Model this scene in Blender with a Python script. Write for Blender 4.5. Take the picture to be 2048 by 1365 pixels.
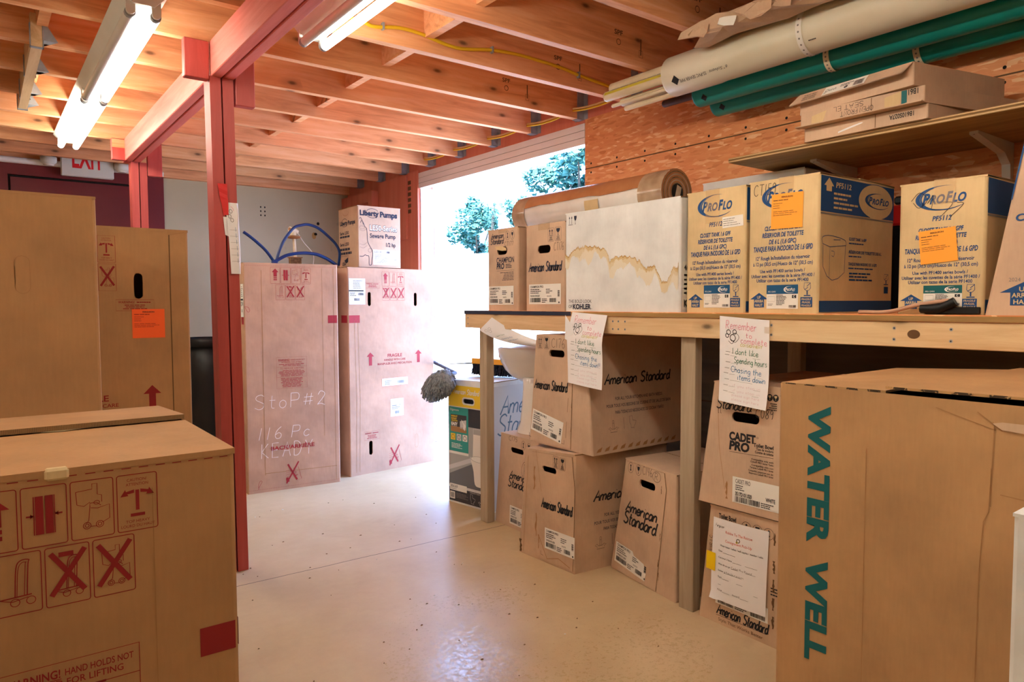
import bpy, math, random
from mathutils import Vector as V, geometry
C = bpy.context.scene
for o in list(bpy.data.objects): bpy.data.objects.remove(o)
R = math.radians

# ---------------------------------------------------------------- camera
cd = bpy.data.cameras.new('camera'); cam = bpy.data.objects.new('camera', cd)
C.collection.objects.link(cam); C.camera = cam
cd.sensor_width = 36; cd.lens = 1413.5 / 2048 * 36; cd.clip_start = .02
YAW, PITCH, ROLL = .646494, -.052492, -.003585
fw = V((math.sin(YAW) * math.cos(PITCH), math.cos(YAW) * math.cos(PITCH), math.sin(PITCH)))
rt = V((math.cos(YAW), -math.sin(YAW), 0)); up = rt.cross(fw)
rt2 = rt * math.cos(ROLL) + up * math.sin(ROLL); up2 = rt2.cross(fw)
from mathutils import Matrix
cam.matrix_world = Matrix(((rt2.x, up2.x, -fw.x, 0), (rt2.y, up2.y, -fw.y, 0), (rt2.z, up2.z, -fw.z, 1.1), (0, 0, 0, 1)))

# ---------------------------------------------------------------- sky, sun, exposure
w = bpy.data.worlds.new('world'); C.world = w; w.use_nodes = True
bg = w.node_tree.nodes['Background']
bg.inputs[0].default_value = (.46, .76, 1.52, 1); bg.inputs[1].default_value = 7.8
sd = bpy.data.lights.new('sun', 'SUN'); sd.energy = 27; sd.angle = .01; sd.color = (1, .88, .76)
sun = bpy.data.objects.new('sun', sd); C.collection.objects.link(sun)
sun.rotation_euler = (R(28), R(-26), 0)          # high sun, coming over the building
TUBE = 24.5                                        # glow of a lit fluorescent tube
vs = C.view_settings
vs.view_transform = 'Standard'; vs.look = 'None'; vs.gamma = 1; vs.use_curve_mapping = False
vs.exposure = 0.42
C.cycles.use_denoising = True
C.cycles.max_bounces = 8; C.cycles.diffuse_bounces = 5; C.cycles.glossy_bounces = 3
C.cycles.sample_clamp_indirect = 6; C.cycles.caustics_reflective = False

# ---------------------------------------------------------------- materials
def s2l(c): return tuple((x / 255 / 12.92 if x / 255 <= .04045 else ((x / 255 + .055) / 1.055) ** 2.4) for x in c)
MATS = {}
def newmat(name):
    m = bpy.data.materials.new(name); m.use_nodes = True; MATS[name] = m
    nt = m.node_tree; b = nt.nodes['Principled BSDF']; return m, nt, b
def N(nt, t, **k):
    n = nt.nodes.new(t)
    for a, v in k.items():
        if hasattr(n, a): setattr(n, a, v)
        else: n.inputs[a.replace('_', ' ')].default_value = v
    return n
def flat(name, rgb, rough=.7, metal=0, spec=.3):
    m, nt, b = newmat(name)
    b.inputs['Base Color'].default_value = (*s2l(rgb), 1); b.inputs['Roughness'].default_value = rough
    b.inputs['Metallic'].default_value = metal; b.inputs['Specular IOR Level'].default_value = spec
    return m
def ramp(nt, fac, stops):
    r = N(nt, 'ShaderNodeValToRGB'); e = r.color_ramp.elements
    while len(e) < len(stops): e.new(.5)
    for k, (p, c) in zip(e, stops): k.position = p; k.color = (*s2l(c), 1) if isinstance(c, tuple) else (c, c, c, 1)
    nt.links.new(fac, r.inputs[0]); return r
def tex(nt, scale, kind='ShaderNodeTexNoise', map=(1, 1, 1), coord='Object', rot=(0, 0, 0), **k):
    tc = N(nt, 'ShaderNodeTexCoord'); mp = N(nt, 'ShaderNodeMapping')
    mp.inputs['Scale'].default_value = map; mp.inputs['Rotation'].default_value = rot
    nt.links.new(tc.outputs[coord], mp.inputs[0])
    t = N(nt, kind, Scale=scale, **k); nt.links.new(mp.outputs[0], t.inputs['Vector']); return t
def bump(nt, b, h, strength=.2, dist=.01, prev=None):
    n = N(nt, 'ShaderNodeBump', Strength=strength, Distance=dist); nt.links.new(h, n.inputs['Height'])
    if prev: nt.links.new(prev.outputs[0], n.inputs['Normal'])
    nt.links.new(n.outputs[0], b.inputs['Normal']); return n
def mixc(nt, fac, a, bb, blend='MIX'):
    m = N(nt, 'ShaderNodeMix', data_type='RGBA', blend_type=blend)
    for s, v in ((0, fac), (6, a), (7, bb)):
        if hasattr(v, 'is_output'): nt.links.new(v, m.inputs[s])
        else: m.inputs[s].default_value = v if s == 0 else (*s2l(v), 1)
    return m.outputs[2]
def cardboard(name, rgb, dent=.5):
    m, nt, b = newmat(name)
    d = tuple(int(x * .9) for x in rgb); l = tuple(min(255, int(x * 1.06)) for x in rgb)
    a = tex(nt, 4.0, Detail=6, Roughness=.6); r = ramp(nt, a.outputs[0], [(.3, d), (.7, l)])
    f = tex(nt, 160, Detail=2, map=(1, 1, .12)); c = mixc(nt, .07, r.outputs[0], f.outputs[0], 'OVERLAY')
    nt.links.new(c, b.inputs['Base Color']); b.inputs['Roughness'].default_value = .72; b.inputs['Specular IOR Level'].default_value = .25
    g = tex(nt, 5, Detail=3); p = bump(nt, b, g.outputs[0], dent, .02); bump(nt, b, f.outputs[0], .06, .002, p)
cardboard('kraft', (182, 141, 99)); cardboard('kraft_tan', (203, 173, 147)); cardboard('kraft_light', (212, 186, 142), .3)
cardboard('kraft_rose', (192, 151, 124)); cardboard('kraft_worn', (200, 169, 141), 1.0); cardboard('carton_white', (228, 231, 230), .3); cardboard('kraft_plain', (176, 133, 90), .3)
def fluted():
    m, nt, b = newmat('flute_edge')
    t = tex(nt, 260, 'ShaderNodeTexWave', Distortion=2.0)
    r = ramp(nt, t.outputs[0], [(.35, (60, 44, 28)), (.6, (176, 138, 92))])
    nt.links.new(r.outputs[0], b.inputs['Base Color']); b.inputs['Roughness'].default_value = .9
fluted()
def wood(name, lo, mid, hi, axis, knots=True, rough=.65, scale=1.0):
    """grain running along one axis, with knots"""
    m, nt, b = newmat(name)
    mp = [9, 9, 9]; mp[axis] = .7
    g = tex(nt, 3 * scale, Detail=8, Roughness=.65, Distortion=.6, map=tuple(mp))
    r = ramp(nt, g.outputs[0], [(.28, lo), (.5, mid), (.72, hi)])
    mp2 = [1.2, 1.2, 1.2]; mp2[axis] = .5
    t = tex(nt, 1.1, Detail=2, map=tuple(mp2)); c = mixc(nt, .35, r.outputs[0], ramp(nt, t.outputs[0], [(.35, .36), (.65, .64)]).outputs[0], 'OVERLAY')
    # every board gets its own stretch of grain
    oi = N(nt, 'ShaderNodeObjectInfo'); rv = N(nt, 'ShaderNodeVectorMath', operation='SCALE'); rv.inputs[0].default_value = (37, 23, 51); nt.links.new(oi.outputs['Random'], rv.inputs['Scale'])
    for n in list(nt.nodes):
        if n.type == 'MAPPING': nt.links.new(rv.outputs[0], n.inputs['Location'])
    if knots:
        tc = N(nt, 'ShaderNodeTexCoord'); sp = N(nt, 'ShaderNodeSeparateXYZ'); nt.links.new(tc.outputs['Object'], sp.inputs[0]); o = [q for q in (0, 1, 2) if q != axis]
        cb = N(nt, 'ShaderNodeCombineXYZ'); ac = N(nt, 'ShaderNodeMath', operation='ADD'); nt.links.new(sp.outputs[o[0]], ac.inputs[0]); nt.links.new(sp.outputs[o[1]], ac.inputs[1])
        for src, k_, d in ((sp.outputs[axis], 3.2, 0), (ac.outputs[0], 7.5, 1)):
            m1 = N(nt, 'ShaderNodeMath', operation='MULTIPLY'); nt.links.new(src, m1.inputs[0]); m1.inputs[1].default_value = k_; nt.links.new(m1.outputs[0], cb.inputs[d])
        ad = N(nt, 'ShaderNodeVectorMath', operation='ADD'); nt.links.new(cb.outputs[0], ad.inputs[0]); nt.links.new(rv.outputs[0], ad.inputs[1])
        k = N(nt, 'ShaderNodeTexVoronoi', voronoi_dimensions='2D', Scale=1.0); nt.links.new(ad.outputs[0], k.inputs['Vector'])
        cs = N(nt, 'ShaderNodeSeparateColor'); nt.links.new(k.outputs['Color'], cs.inputs[0]); gt = N(nt, 'ShaderNodeMath', operation='GREATER_THAN'); nt.links.new(cs.outputs[0], gt.inputs[0]); gt.inputs[1].default_value = .64
        for (p0, p1, v, f_) in ((.08, .24, .4, .78), (.03, .09, .8, .42)):
            kr = ramp(nt, k.outputs['Distance'], [(p0, v), (p1, .0)]); mu = N(nt, 'ShaderNodeMath', operation='MULTIPLY'); nt.links.new(kr.outputs[0], mu.inputs[0]); nt.links.new(gt.outputs[0], mu.inputs[1])
            c = mixc(nt, mu.outputs[0], c, tuple(int(x * f_) for x in lo))
    nt.links.new(c, b.inputs['Base Color']); b.inputs['Roughness'].default_value = rough
    b.inputs['Specular IOR Level'].default_value = .3
    bump(nt, b, g.outputs[0], .15, .004)
wood('joist_wood', (204, 138, 92), (232, 168, 120), (242, 190, 148), 0)
wood('board_wood', (198, 160, 118), (216, 184, 142), (228, 200, 160), 1)
wood('post_wood', (150, 132, 108), (172, 154, 130), (188, 170, 146), 2, False)
wood('old_ply', (120, 92, 52), (150, 118, 70), (172, 138, 86), 1, False)
wood('ceiling_ply', (150, 92, 44), (180, 116, 60), (200, 138, 78), 0, False, .7, .4)
wood('red_wood', (164, 68, 64), (176, 76, 71), (184, 86, 80), 2, False, .45)
wood('grey_ply', (104, 92, 74), (118, 104, 84), (130, 116, 96), 1, False, .7, .5)
wood('red_ply', (204, 112, 88), (214, 124, 100), (220, 136, 112), 2, False, .6, .5)
wood('red_beam', (208, 100, 92), (222, 116, 106), (232, 134, 124), 1, False, .45)
def osb():
    m, nt, b = newmat('osb'); cur = None; d = tex(nt, 1.6, Detail=5)
    for sc, rot, i in ((40, 28, 0), (46, -38, 1), (42, 80, 2)):
        t = tex(nt, sc, 'ShaderNodeTexVoronoi', map=(1, .42, 1.9), rot=(R(rot), 0, 0)); sp = N(nt, 'ShaderNodeSeparateColor'); nt.links.new(t.outputs['Color'], sp.inputs[0])
        if cur is None: cur = sp.outputs[0]; continue
        gt = N(nt, 'ShaderNodeMath', operation='GREATER_THAN'); nt.links.new(sp.outputs[1], gt.inputs[0]); gt.inputs[1].default_value = .5
        mx = N(nt, 'ShaderNodeMix'); nt.links.new(gt.outputs[0], mx.inputs[0]); nt.links.new(cur, mx.inputs[2]); nt.links.new(sp.outputs[0], mx.inputs[3]); cur = mx.outputs[0]
    r = ramp(nt, cur, [(.02, (208, 126, 70)), (.2, (226, 148, 92)), (.8, (232, 158, 102)), (.98, (244, 196, 146))])
    c = mixc(nt, .3, r.outputs[0], ramp(nt, d.outputs[0], [(.3, .38), (.7, .62)]).outputs[0], 'OVERLAY')
    g = tex(nt, 40, Detail=4, map=(1, .3, 1.5)); c = mixc(nt, .2, c, g.outputs[0], 'OVERLAY')
    nt.links.new(c, b.inputs['Base Color']); b.inputs['Roughness'].default_value = .6
    bump(nt, b, cur, .12, .003)
osb()
def floor_mat():
    m, nt, b = newmat('concrete')
    a = tex(nt, 1.1, Detail=7, Roughness=.6); r = ramp(nt, a.outputs[0], [(.3, (188, 162, 122)), (.5, (200, 176, 138)), (.72, (212, 190, 156))])
    s = tex(nt, 9, Detail=8, Roughness=.7); c = mixc(nt, .22, r.outputs[0], ramp(nt, s.outputs[0], [(.35, .35), (.65, .6)]).outputs[0], 'OVERLAY')
    st = tex(nt, 2.3, Detail=4, Distortion=1.5); sr = ramp(nt, st.outputs[0], [(.62, 0.0), (.75, .3)])
    c = mixc(nt, sr.outputs[0], c, (168, 132, 96))
    # the saw cut across the slab
    tc = N(nt, 'ShaderNodeTexCoord'); sx = N(nt, 'ShaderNodeSeparateXYZ'); nt.links.new(tc.outputs['Object'], sx.inputs[0])
    wv = tex(nt, 5, Detail=3)
    y = N(nt, 'ShaderNodeMath', operation='MULTIPLY_ADD'); nt.links.new(wv.outputs[0], y.inputs[0]); y.inputs[1].default_value = .012; nt.links.new(sx.outputs['Y'], y.inputs[2])
    y2 = N(nt, 'ShaderNodeMath', operation='MULTIPLY_ADD'); nt.links.new(sx.outputs['X'], y2.inputs[0]); y2.inputs[1].default_value = .016; nt.links.new(y.outputs[0], y2.inputs[2])
    df = N(nt, 'ShaderNodeMath', operation='SUBTRACT'); nt.links.new(y2.outputs[0], df.inputs[0]); df.inputs[1].default_value = 2.830
    ab = N(nt, 'ShaderNodeMath', operation='ABSOLUTE'); nt.links.new(df.outputs[0], ab.inputs[0])
    lt = N(nt, 'ShaderNodeMath', operation='LESS_THAN'); nt.links.new(ab.outputs[0], lt.inputs[0]); lt.inputs[1].default_value = .0022
    c = mixc(nt, lt.outputs[0], c, (70, 50, 34))
    nt.links.new(c, b.inputs['Base Color'])
    # worn, polished patches
    n2 = tex(nt, 15, Detail=9, Roughness=.72); n3 = tex(nt, 1.3, Detail=2)
    ad = N(nt, 'ShaderNodeMath', operation='MULTIPLY_ADD'); nt.links.new(n3.outputs[0], ad.inputs[0]); ad.inputs[1].default_value = .6; nt.links.new(n2.outputs[0], ad.inputs[2])
    vm = N(nt, 'ShaderNodeVectorMath', operation='DISTANCE'); nt.links.new(tc.outputs['Object'], vm.inputs[0]); vm.inputs[1].default_value = (1.45, 1.75, 0)
    fo = ramp(nt, vm.outputs[1], [(.35, 1.0), (.95, 0.0)]); n2.inputs['Scale'].default_value = 55; n2.inputs['Roughness'].default_value = .8
    rr = ramp(nt, ad.outputs[0], [(.72, .44), (.92, .2)]); mx = N(nt, 'ShaderNodeMix'); nt.links.new(fo.outputs[0], mx.inputs[0]); mx.inputs[2].default_value = .44; nt.links.new(rr.outputs[0], mx.inputs[3])
    nt.links.new(mx.outputs[0], b.inputs['Roughness'])
    b.inputs['Specular IOR Level'].default_value = .5
    bump(nt, b, s.outputs[0], .05, .004)
floor_mat()
def plaster():
    m, nt, b = newmat('plaster')
    a = tex(nt, 1.5, Detail=6); r = ramp(nt, a.outputs[0], [(.3, (180, 168, 138)), (.7, (198, 187, 158))])
    s = tex(nt, 8, 'ShaderNodeTexNoise', Detail=2); c = mixc(nt, ramp(nt, s.outputs[0], [(.72, 0.0), (.78, .35)]).outputs[0], r.outputs[0], (140, 132, 116))
    nt.links.new(c, b.inputs['Base Color']); b.inputs['Roughness'].default_value = .8
plaster()
def noisy(name, a, c, scale=6, rough=.5, spec=.4, bmp=0, metal=0):
    m, nt, b = newmat(name); t = tex(nt, scale, Detail=5)
    nt.links.new(ramp(nt, t.outputs[0], [(.3, a), (.7, c)]).outputs[0], b.inputs['Base Color'])
    b.inputs['Roughness'].default_value = rough; b.inputs['Specular IOR Level'].default_value = spec; b.inputs['Metallic'].default_value = metal
    if bmp: bump(nt, b, t.outputs[0], bmp, .01)
noisy('pvc_white', (216, 210, 186), (230, 226, 208), 3, .35)
noisy('pvc_green', (10, 130, 122), (14, 142, 132), 3, .4)
noisy('pvc_cream', (222, 206, 170), (236, 224, 196), 8, .35)
noisy('dark_iron', (70, 48, 44), (96, 64, 56), 20, .5)
noisy('grey_metal', (128, 134, 144), (160, 166, 176), 20, .45, .5, 0, 0)
noisy('white_enamel', (214, 212, 204), (226, 224, 218), 5, .35)
noisy('porcelain', (232, 226, 214), (240, 235, 226), 4, .12, .5)
noisy('vinyl', (234, 228, 226), (242, 238, 236), 4, .45)
noisy('bracket_paint', (196, 194, 186), (210, 208, 202), 10, .45)
noisy('door_red', (104, 26, 32), (116, 32, 38), 4, .45)
noisy('black_plastic', (22, 22, 24), (34, 33, 34), 6, .45)
noisy('pex_blue', (14, 44, 98), (20, 60, 126), 10, .35)
noisy('mop_yarn', (112, 122, 132), (170, 178, 184), 60, .95, .1, 1)
noisy('bristle', (30, 32, 40), (58, 60, 70), 90, .9, .1, 1)
noisy('paper', (236, 236, 238), (243, 243, 245), 6, .8, .2)
noisy('gravel', (205, 198, 186), (228, 222, 212), 2, .95, .1)
noisy('leaf', (38, 88, 80), (78, 120, 110), .9, .9, 0)
noisy('bark', (44, 46, 42), (66, 64, 56), 8, .9, .1)
noisy('film', (150, 122, 96), (190, 164, 136), 12, .16, .7)
noisy('sheath', (222, 218, 210), (234, 230, 224), 10, .3)
noisy('brown_wrap', (168, 110, 70), (186, 128, 88), 9, .25, .5)
noisy('dust', (94, 70, 46), (140, 110, 76), 60, .95)
for n, c, r in (('ink_red', (142, 34, 34), .7), ('ink_redbox', (160, 40, 48), .6), ('ink_blue', (26, 72, 126), .6), ('ink_black', (34, 34, 38), .7),
                ('ink_navy', (40, 46, 66), .7), ('ink_teal', (16, 92, 96), .6), ('ink_slate', (92, 120, 142), .6), ('ink_white', (238, 236, 232), .7), ('ink_grey', (128, 124, 120), .8),
                ('ink_crease', (164, 121, 80), .8), ('ink_fold', (100, 72, 46), .8), ('pencil', (76, 66, 58), .8), ('chalk', (236, 222, 214), .9),
                ('sticker_orange', (250, 166, 58), .6), ('sticker_red', (255, 104, 46), .6), ('label_white', (236, 234, 226), .6), ('label_blue', (24, 82, 124), .5),
                ('pk_pink', (226, 120, 148), .8), ('pk_green', (40, 120, 92), .8), ('pk_blue', (52, 128, 176), .8), ('pk_yellow', (206, 196, 70), .8), ('label_pale', (224, 196, 204), .8),
                ('form_red', (214, 96, 80), .8), ('tape_yellow', (240, 205, 14), .4), ('tape_red', (206, 40, 40), .45), ('exit_red', (224, 36, 44), .5),
                ('box_yellow', (236, 202, 56), .5), ('box_teal', (52, 152, 144), .5), ('box_grey', (168, 168, 166), .5), ('box_dark', (58, 58, 64), .5),
                ('box_floor', (104, 106, 110), .5), ('box_pale', (206, 206, 206), .5), ('cable_yellow', (226, 182, 36), .5), ('cable_cream', (232, 200, 140), .5),
                ('cable_tan', (178, 140, 116), .5), ('steel', (150, 152, 156), .35), ('hole_dark', (30, 24, 20), .9), ('stain', (178, 140, 84), .8), ('stain2', (204, 180, 134), .8), ('stain_faint', (214, 200, 168), .8), ('stain_haze', (222, 214, 194), .8),
                ('brass', (150, 104, 64), .5), ('orange_plastic', (236, 160, 40), .4), ('lens', (226, 226, 220), .2), ('black_lid', (16, 16, 18), .5)):
    flat(n, c, r)
mt = flat('clear_tape', (226, 196, 150), .12, 0, .6); mt.node_tree.nodes['Principled BSDF'].inputs['Alpha'].default_value = .28
def emit(name, rgb, s):
    m, nt, b = newmat(name); b.inputs['Base Color'].default_value = (*rgb, 1)
    b.inputs['Emission Color'].default_value = (*rgb, 1); b.inputs['Emission Strength'].default_value = s
emit('tube_lit', (1, .95, .79), TUBE)
# ---------------------------------------------------------------- building helpers
class Fr:
    """a flat frame on a face: o = lower left corner, u = right, v = up, n = towards the viewer"""
    def __init__(s, o, u, v=(0, 0, 1)):
        s.o = V(o); s.u = V(u).normalized(); v = V(v); s.v = (v - s.u * v.dot(s.u)).normalized(); s.n = s.u.cross(s.v)
    def P(s, a, b, l=0.0): return s.o + s.u * a + s.v * b + s.n * l
    def sub(s, a, b, deg=0, lift=0):
        c, q = math.cos(R(deg)), math.sin(R(deg))
        return Fr(s.P(a, b, lift), s.u * c + s.v * q, s.v * c - s.u * q)
class Cv(Fr):
    """a bent sheet: fn(a, b) -> point"""
    def __init__(s, fn): s.fn = fn
    def P(s, a, b, l=0.0):
        p = s.fn(a, b)
        if not l: return p
        du = s.fn(a + .002, b) - p; dv = s.fn(a, b + .002) - p
        return p + du.cross(dv).normalized() * l
    def sub(s, a, b, deg=0, lift=0):
        c, q = math.cos(R(deg)), math.sin(R(deg)); k = s.fn
        return Cv(lambda x, y: k(a + x * c - y * q, b + x * q + y * c))
TXT = {}
def text_geo(s, bold, shear):
    k = (s, bold, shear)
    if k not in TXT:
        cu = bpy.data.curves.new('t', 'FONT'); cu.body = s; cu.size = 1; cu.offset = bold; cu.shear = shear
        cu.resolution_u = 3 if len(s) < 16 else 2; cu.fill_mode = 'FRONT'
        ob = bpy.data.objects.new('t', cu); me = bpy.data.meshes.new_from_object(ob)
        vv = [tuple(v.co) for v in me.vertices]; ff = [tuple(p.vertices) for p in me.polygons]
        bpy.data.objects.remove(ob); bpy.data.curves.remove(cu); bpy.data.meshes.remove(me)
        xs = [p[0] for p in vv] or [0, 1]
        TXT[k] = (vv, ff, min(xs), max(xs))
    return TXT[k]
def catmull(p, n=5):
    if len(p) < 3: return p
    out = []; q = [tuple(2 * a - b for a, b in zip(p[0], p[1]))] + list(p) + [tuple(2 * a - b for a, b in zip(p[-1], p[-2]))]
    for i in range(1, len(q) - 2):
        for k in range(n):
            t = k / n
            out.append(tuple(.5 * (2 * b + (c - a) * t + (2 * a - 5 * b + 4 * c - d) * t * t + (3 * b - a - 3 * c + d) * t ** 3) for a, b, c, d in zip(q[i - 1], q[i], q[i + 1], q[i + 2])))
    return out + [tuple(p[-1])]
# a hand-lettered alphabet: strokes on a grid 10 high; '~' marks a curved stroke
HAND = dict(l.split('=', 1) for l in '''A=7|0 0 4 10 7 0;1 4 6 4
B=6|0 0 0 10;~0 10 4 10 5 8 4 6 0 5.3;~0 5.3 5 4.5 6 2 4 0 0 0
C=7|~6 8.5 4 10 1 8.5 0 5 1 1.5 4 0 6.5 1.5
D=7|0 0 0 10;~0 10 4 9.5 6.5 6 5.5 2 3 0 0 0
E=6|5.5 10 0 10 0 0 5.5 0;0 5.2 4.5 5.2
F=6|5.5 10 0 10 0 0;0 5.2 4.5 5.2
G=7|~6 8.5 4 10 1 8.5 0 5 1 1.5 4 0 6 1.5 6 4;6.2 4.2 3.8 4.2
H=7|0 0 0 10;6 0 6 10;0 5 6 5
I=2|1 0 1 10
K=6|0 0 0 10;5.5 10 0 4.5 6 0
L=6|0 10 0 0 5 0
M=8|0 0 1 10 4 3 7 10 8 0
N=7|0 0 0 10 6 0 6 10
O=8|~3.5 10 1 8.5 0 5 1 1.5 3.5 0 6 1.5 7 5 6 8.5 3.5 10
P=6|0 0 0 10;~0 10 4.5 9.8 5.5 7.5 4.5 5.2 0 4.8
R=7|0 0 0 10;~0 10 4.5 9.8 5.5 7.5 4.5 5.2 0 4.8;1.5 5 6 0
S=7|~6 8.8 4 10 1.2 9 1 6.8 3.5 5.2 6 3.6 5.5 1 3 0 .3 1.2
T=7|0 10 7 10;3.5 10 3.5 0
U=7|~0 10 0 3 1.5 .3 4 .3 5.8 3 6 10
W=9|0 10 2 0 4.5 7 7 0 9 10
Y=7|0 10 3.2 5 6.5 10;3.2 5 3.2 0
a=5.5|~4.5 5 2 5.5 .2 3.5 .6 .6 2.6 .1 4.4 2.4 4.6 5.2;~4.6 5.2 4.4 1 5.8 .3
b=5|~0 10 0 5 0 .5;~0 3.5 2 5.5 4.4 4 4.2 1 2 0 0 1
c=4.5|~4.2 4.6 2.4 5.6 .4 4 .3 1.5 2 0 4.4 1
d=5.5|~4.5 4.5 2.2 5.5 .3 3.6 .6 .7 2.6 .1 4.5 2;~4.7 10 4.6 2 5.8 .3
e=5|~.3 2.6 4 3.2 3.6 5.2 1.8 5.5 .3 3 1 .5 3 0 5 1.2
f=4|~4 9 2.8 10 1.6 8.5 1.5 0;0 5.3 3.4 5.3
g=5|~4.4 4.8 2.2 5.5 .3 3.6 .7 1 2.6 .5 4.4 2.4;~4.5 5.3 4.5 0 3.6 -3 1.4 -3.2 .3 -2
h=5|0 10 0 0;~0 3.4 1.8 5.5 4 4.8 4.2 0
i=2|~.6 5.3 .6 1 1.6 .2;.8 7.6 .9 8
k=5|0 10 0 0;~4 5.4 .2 2.6 4.6 0
l=2.4|~.6 10 .5 1.4 2 .2
m=8|0 5.4 0 0;~0 3.6 1.6 5.4 3.4 4.6 3.6 0;~3.6 3.6 5.2 5.4 7 4.6 7.2 0
n=5|0 5.4 0 0;~0 3.4 1.8 5.5 4 4.8 4.4 .2
o=5|~2.3 5.5 .4 4.2 .3 1.4 2.2 0 4.2 1.4 4.2 4.2 2.3 5.5
p=5|0 5.4 0 -3.4;~0 3.8 2 5.5 4.2 4 4 1.2 2 .2 0 1.4
r=4|0 5.4 0 0;~0 3.2 1.4 5.2 3.6 5.2
s=4|~3.6 4.8 1.8 5.5 .6 4.4 2 2.9 3.6 1.6 2.2 .1 .2 .7
t=4|~1.6 9 1.5 1.2 3.4 .3;0 5.8 3.8 5.8
u=5|~0 5.4 0 1.6 1.6 .1 3.8 1.6 4.2 5.4;~4.2 5.4 4.2 1 5.2 .2
v=4.6|0 5.4 2 0 4.4 5.4
w=7|~0 5.4 1.4 .2 3.4 4.4 5 .2 7 5.4
y=5|~0 5.4 .6 1.8 2.4 .8 4 2.2;~4.4 5.4 4.2 0 3 -3 .8 -2.8
0=6|~2.8 10 .6 8 .2 4 1.4 .6 3 0 5 2 5.2 6 4.4 9 2.8 10
1=3|1.5 10 1 0
2=6|~.4 7.6 2 10 4.6 9 4.6 6.4 .2 .6;~.2 .6 2.4 1.2 5.4 0
4=6|1 10 .6 4.6 5 5;4.2 10 4 0
5=6|5 10 1 10 .7 5.8;~.7 5.8 3.4 6.2 5 3.6 3.8 .6 .4 .4
6=6|~4 10 1.4 7 .4 3 1.8 .2 4.4 .6 4.8 3.4 2.8 5 .6 3.4
7=5|~0 9.6 2 10 5 9.8 3.2 5 2 0
8=6|~2.8 5.4 .8 7.4 2.4 10 4.6 8.4 3 5.4 .6 2.8 2 0 4.8 1 4.8 3.6 2.8 5.4
9=5|~4.4 8.4 2.4 10 .4 8 1.6 5.6 4 6.6 4.4 8.4;~4.5 9 4.4 3 3.6 0
#=7|2.4 9 1.2 1;5.4 9 4.2 1;.4 6.4 6.6 6.6;0 3.4 6.2 3.6
!=2|1 10 .9 3.4;.8 .8 .9 0
'=2|1 10 .8 7.6'''.split('\n'))
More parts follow.
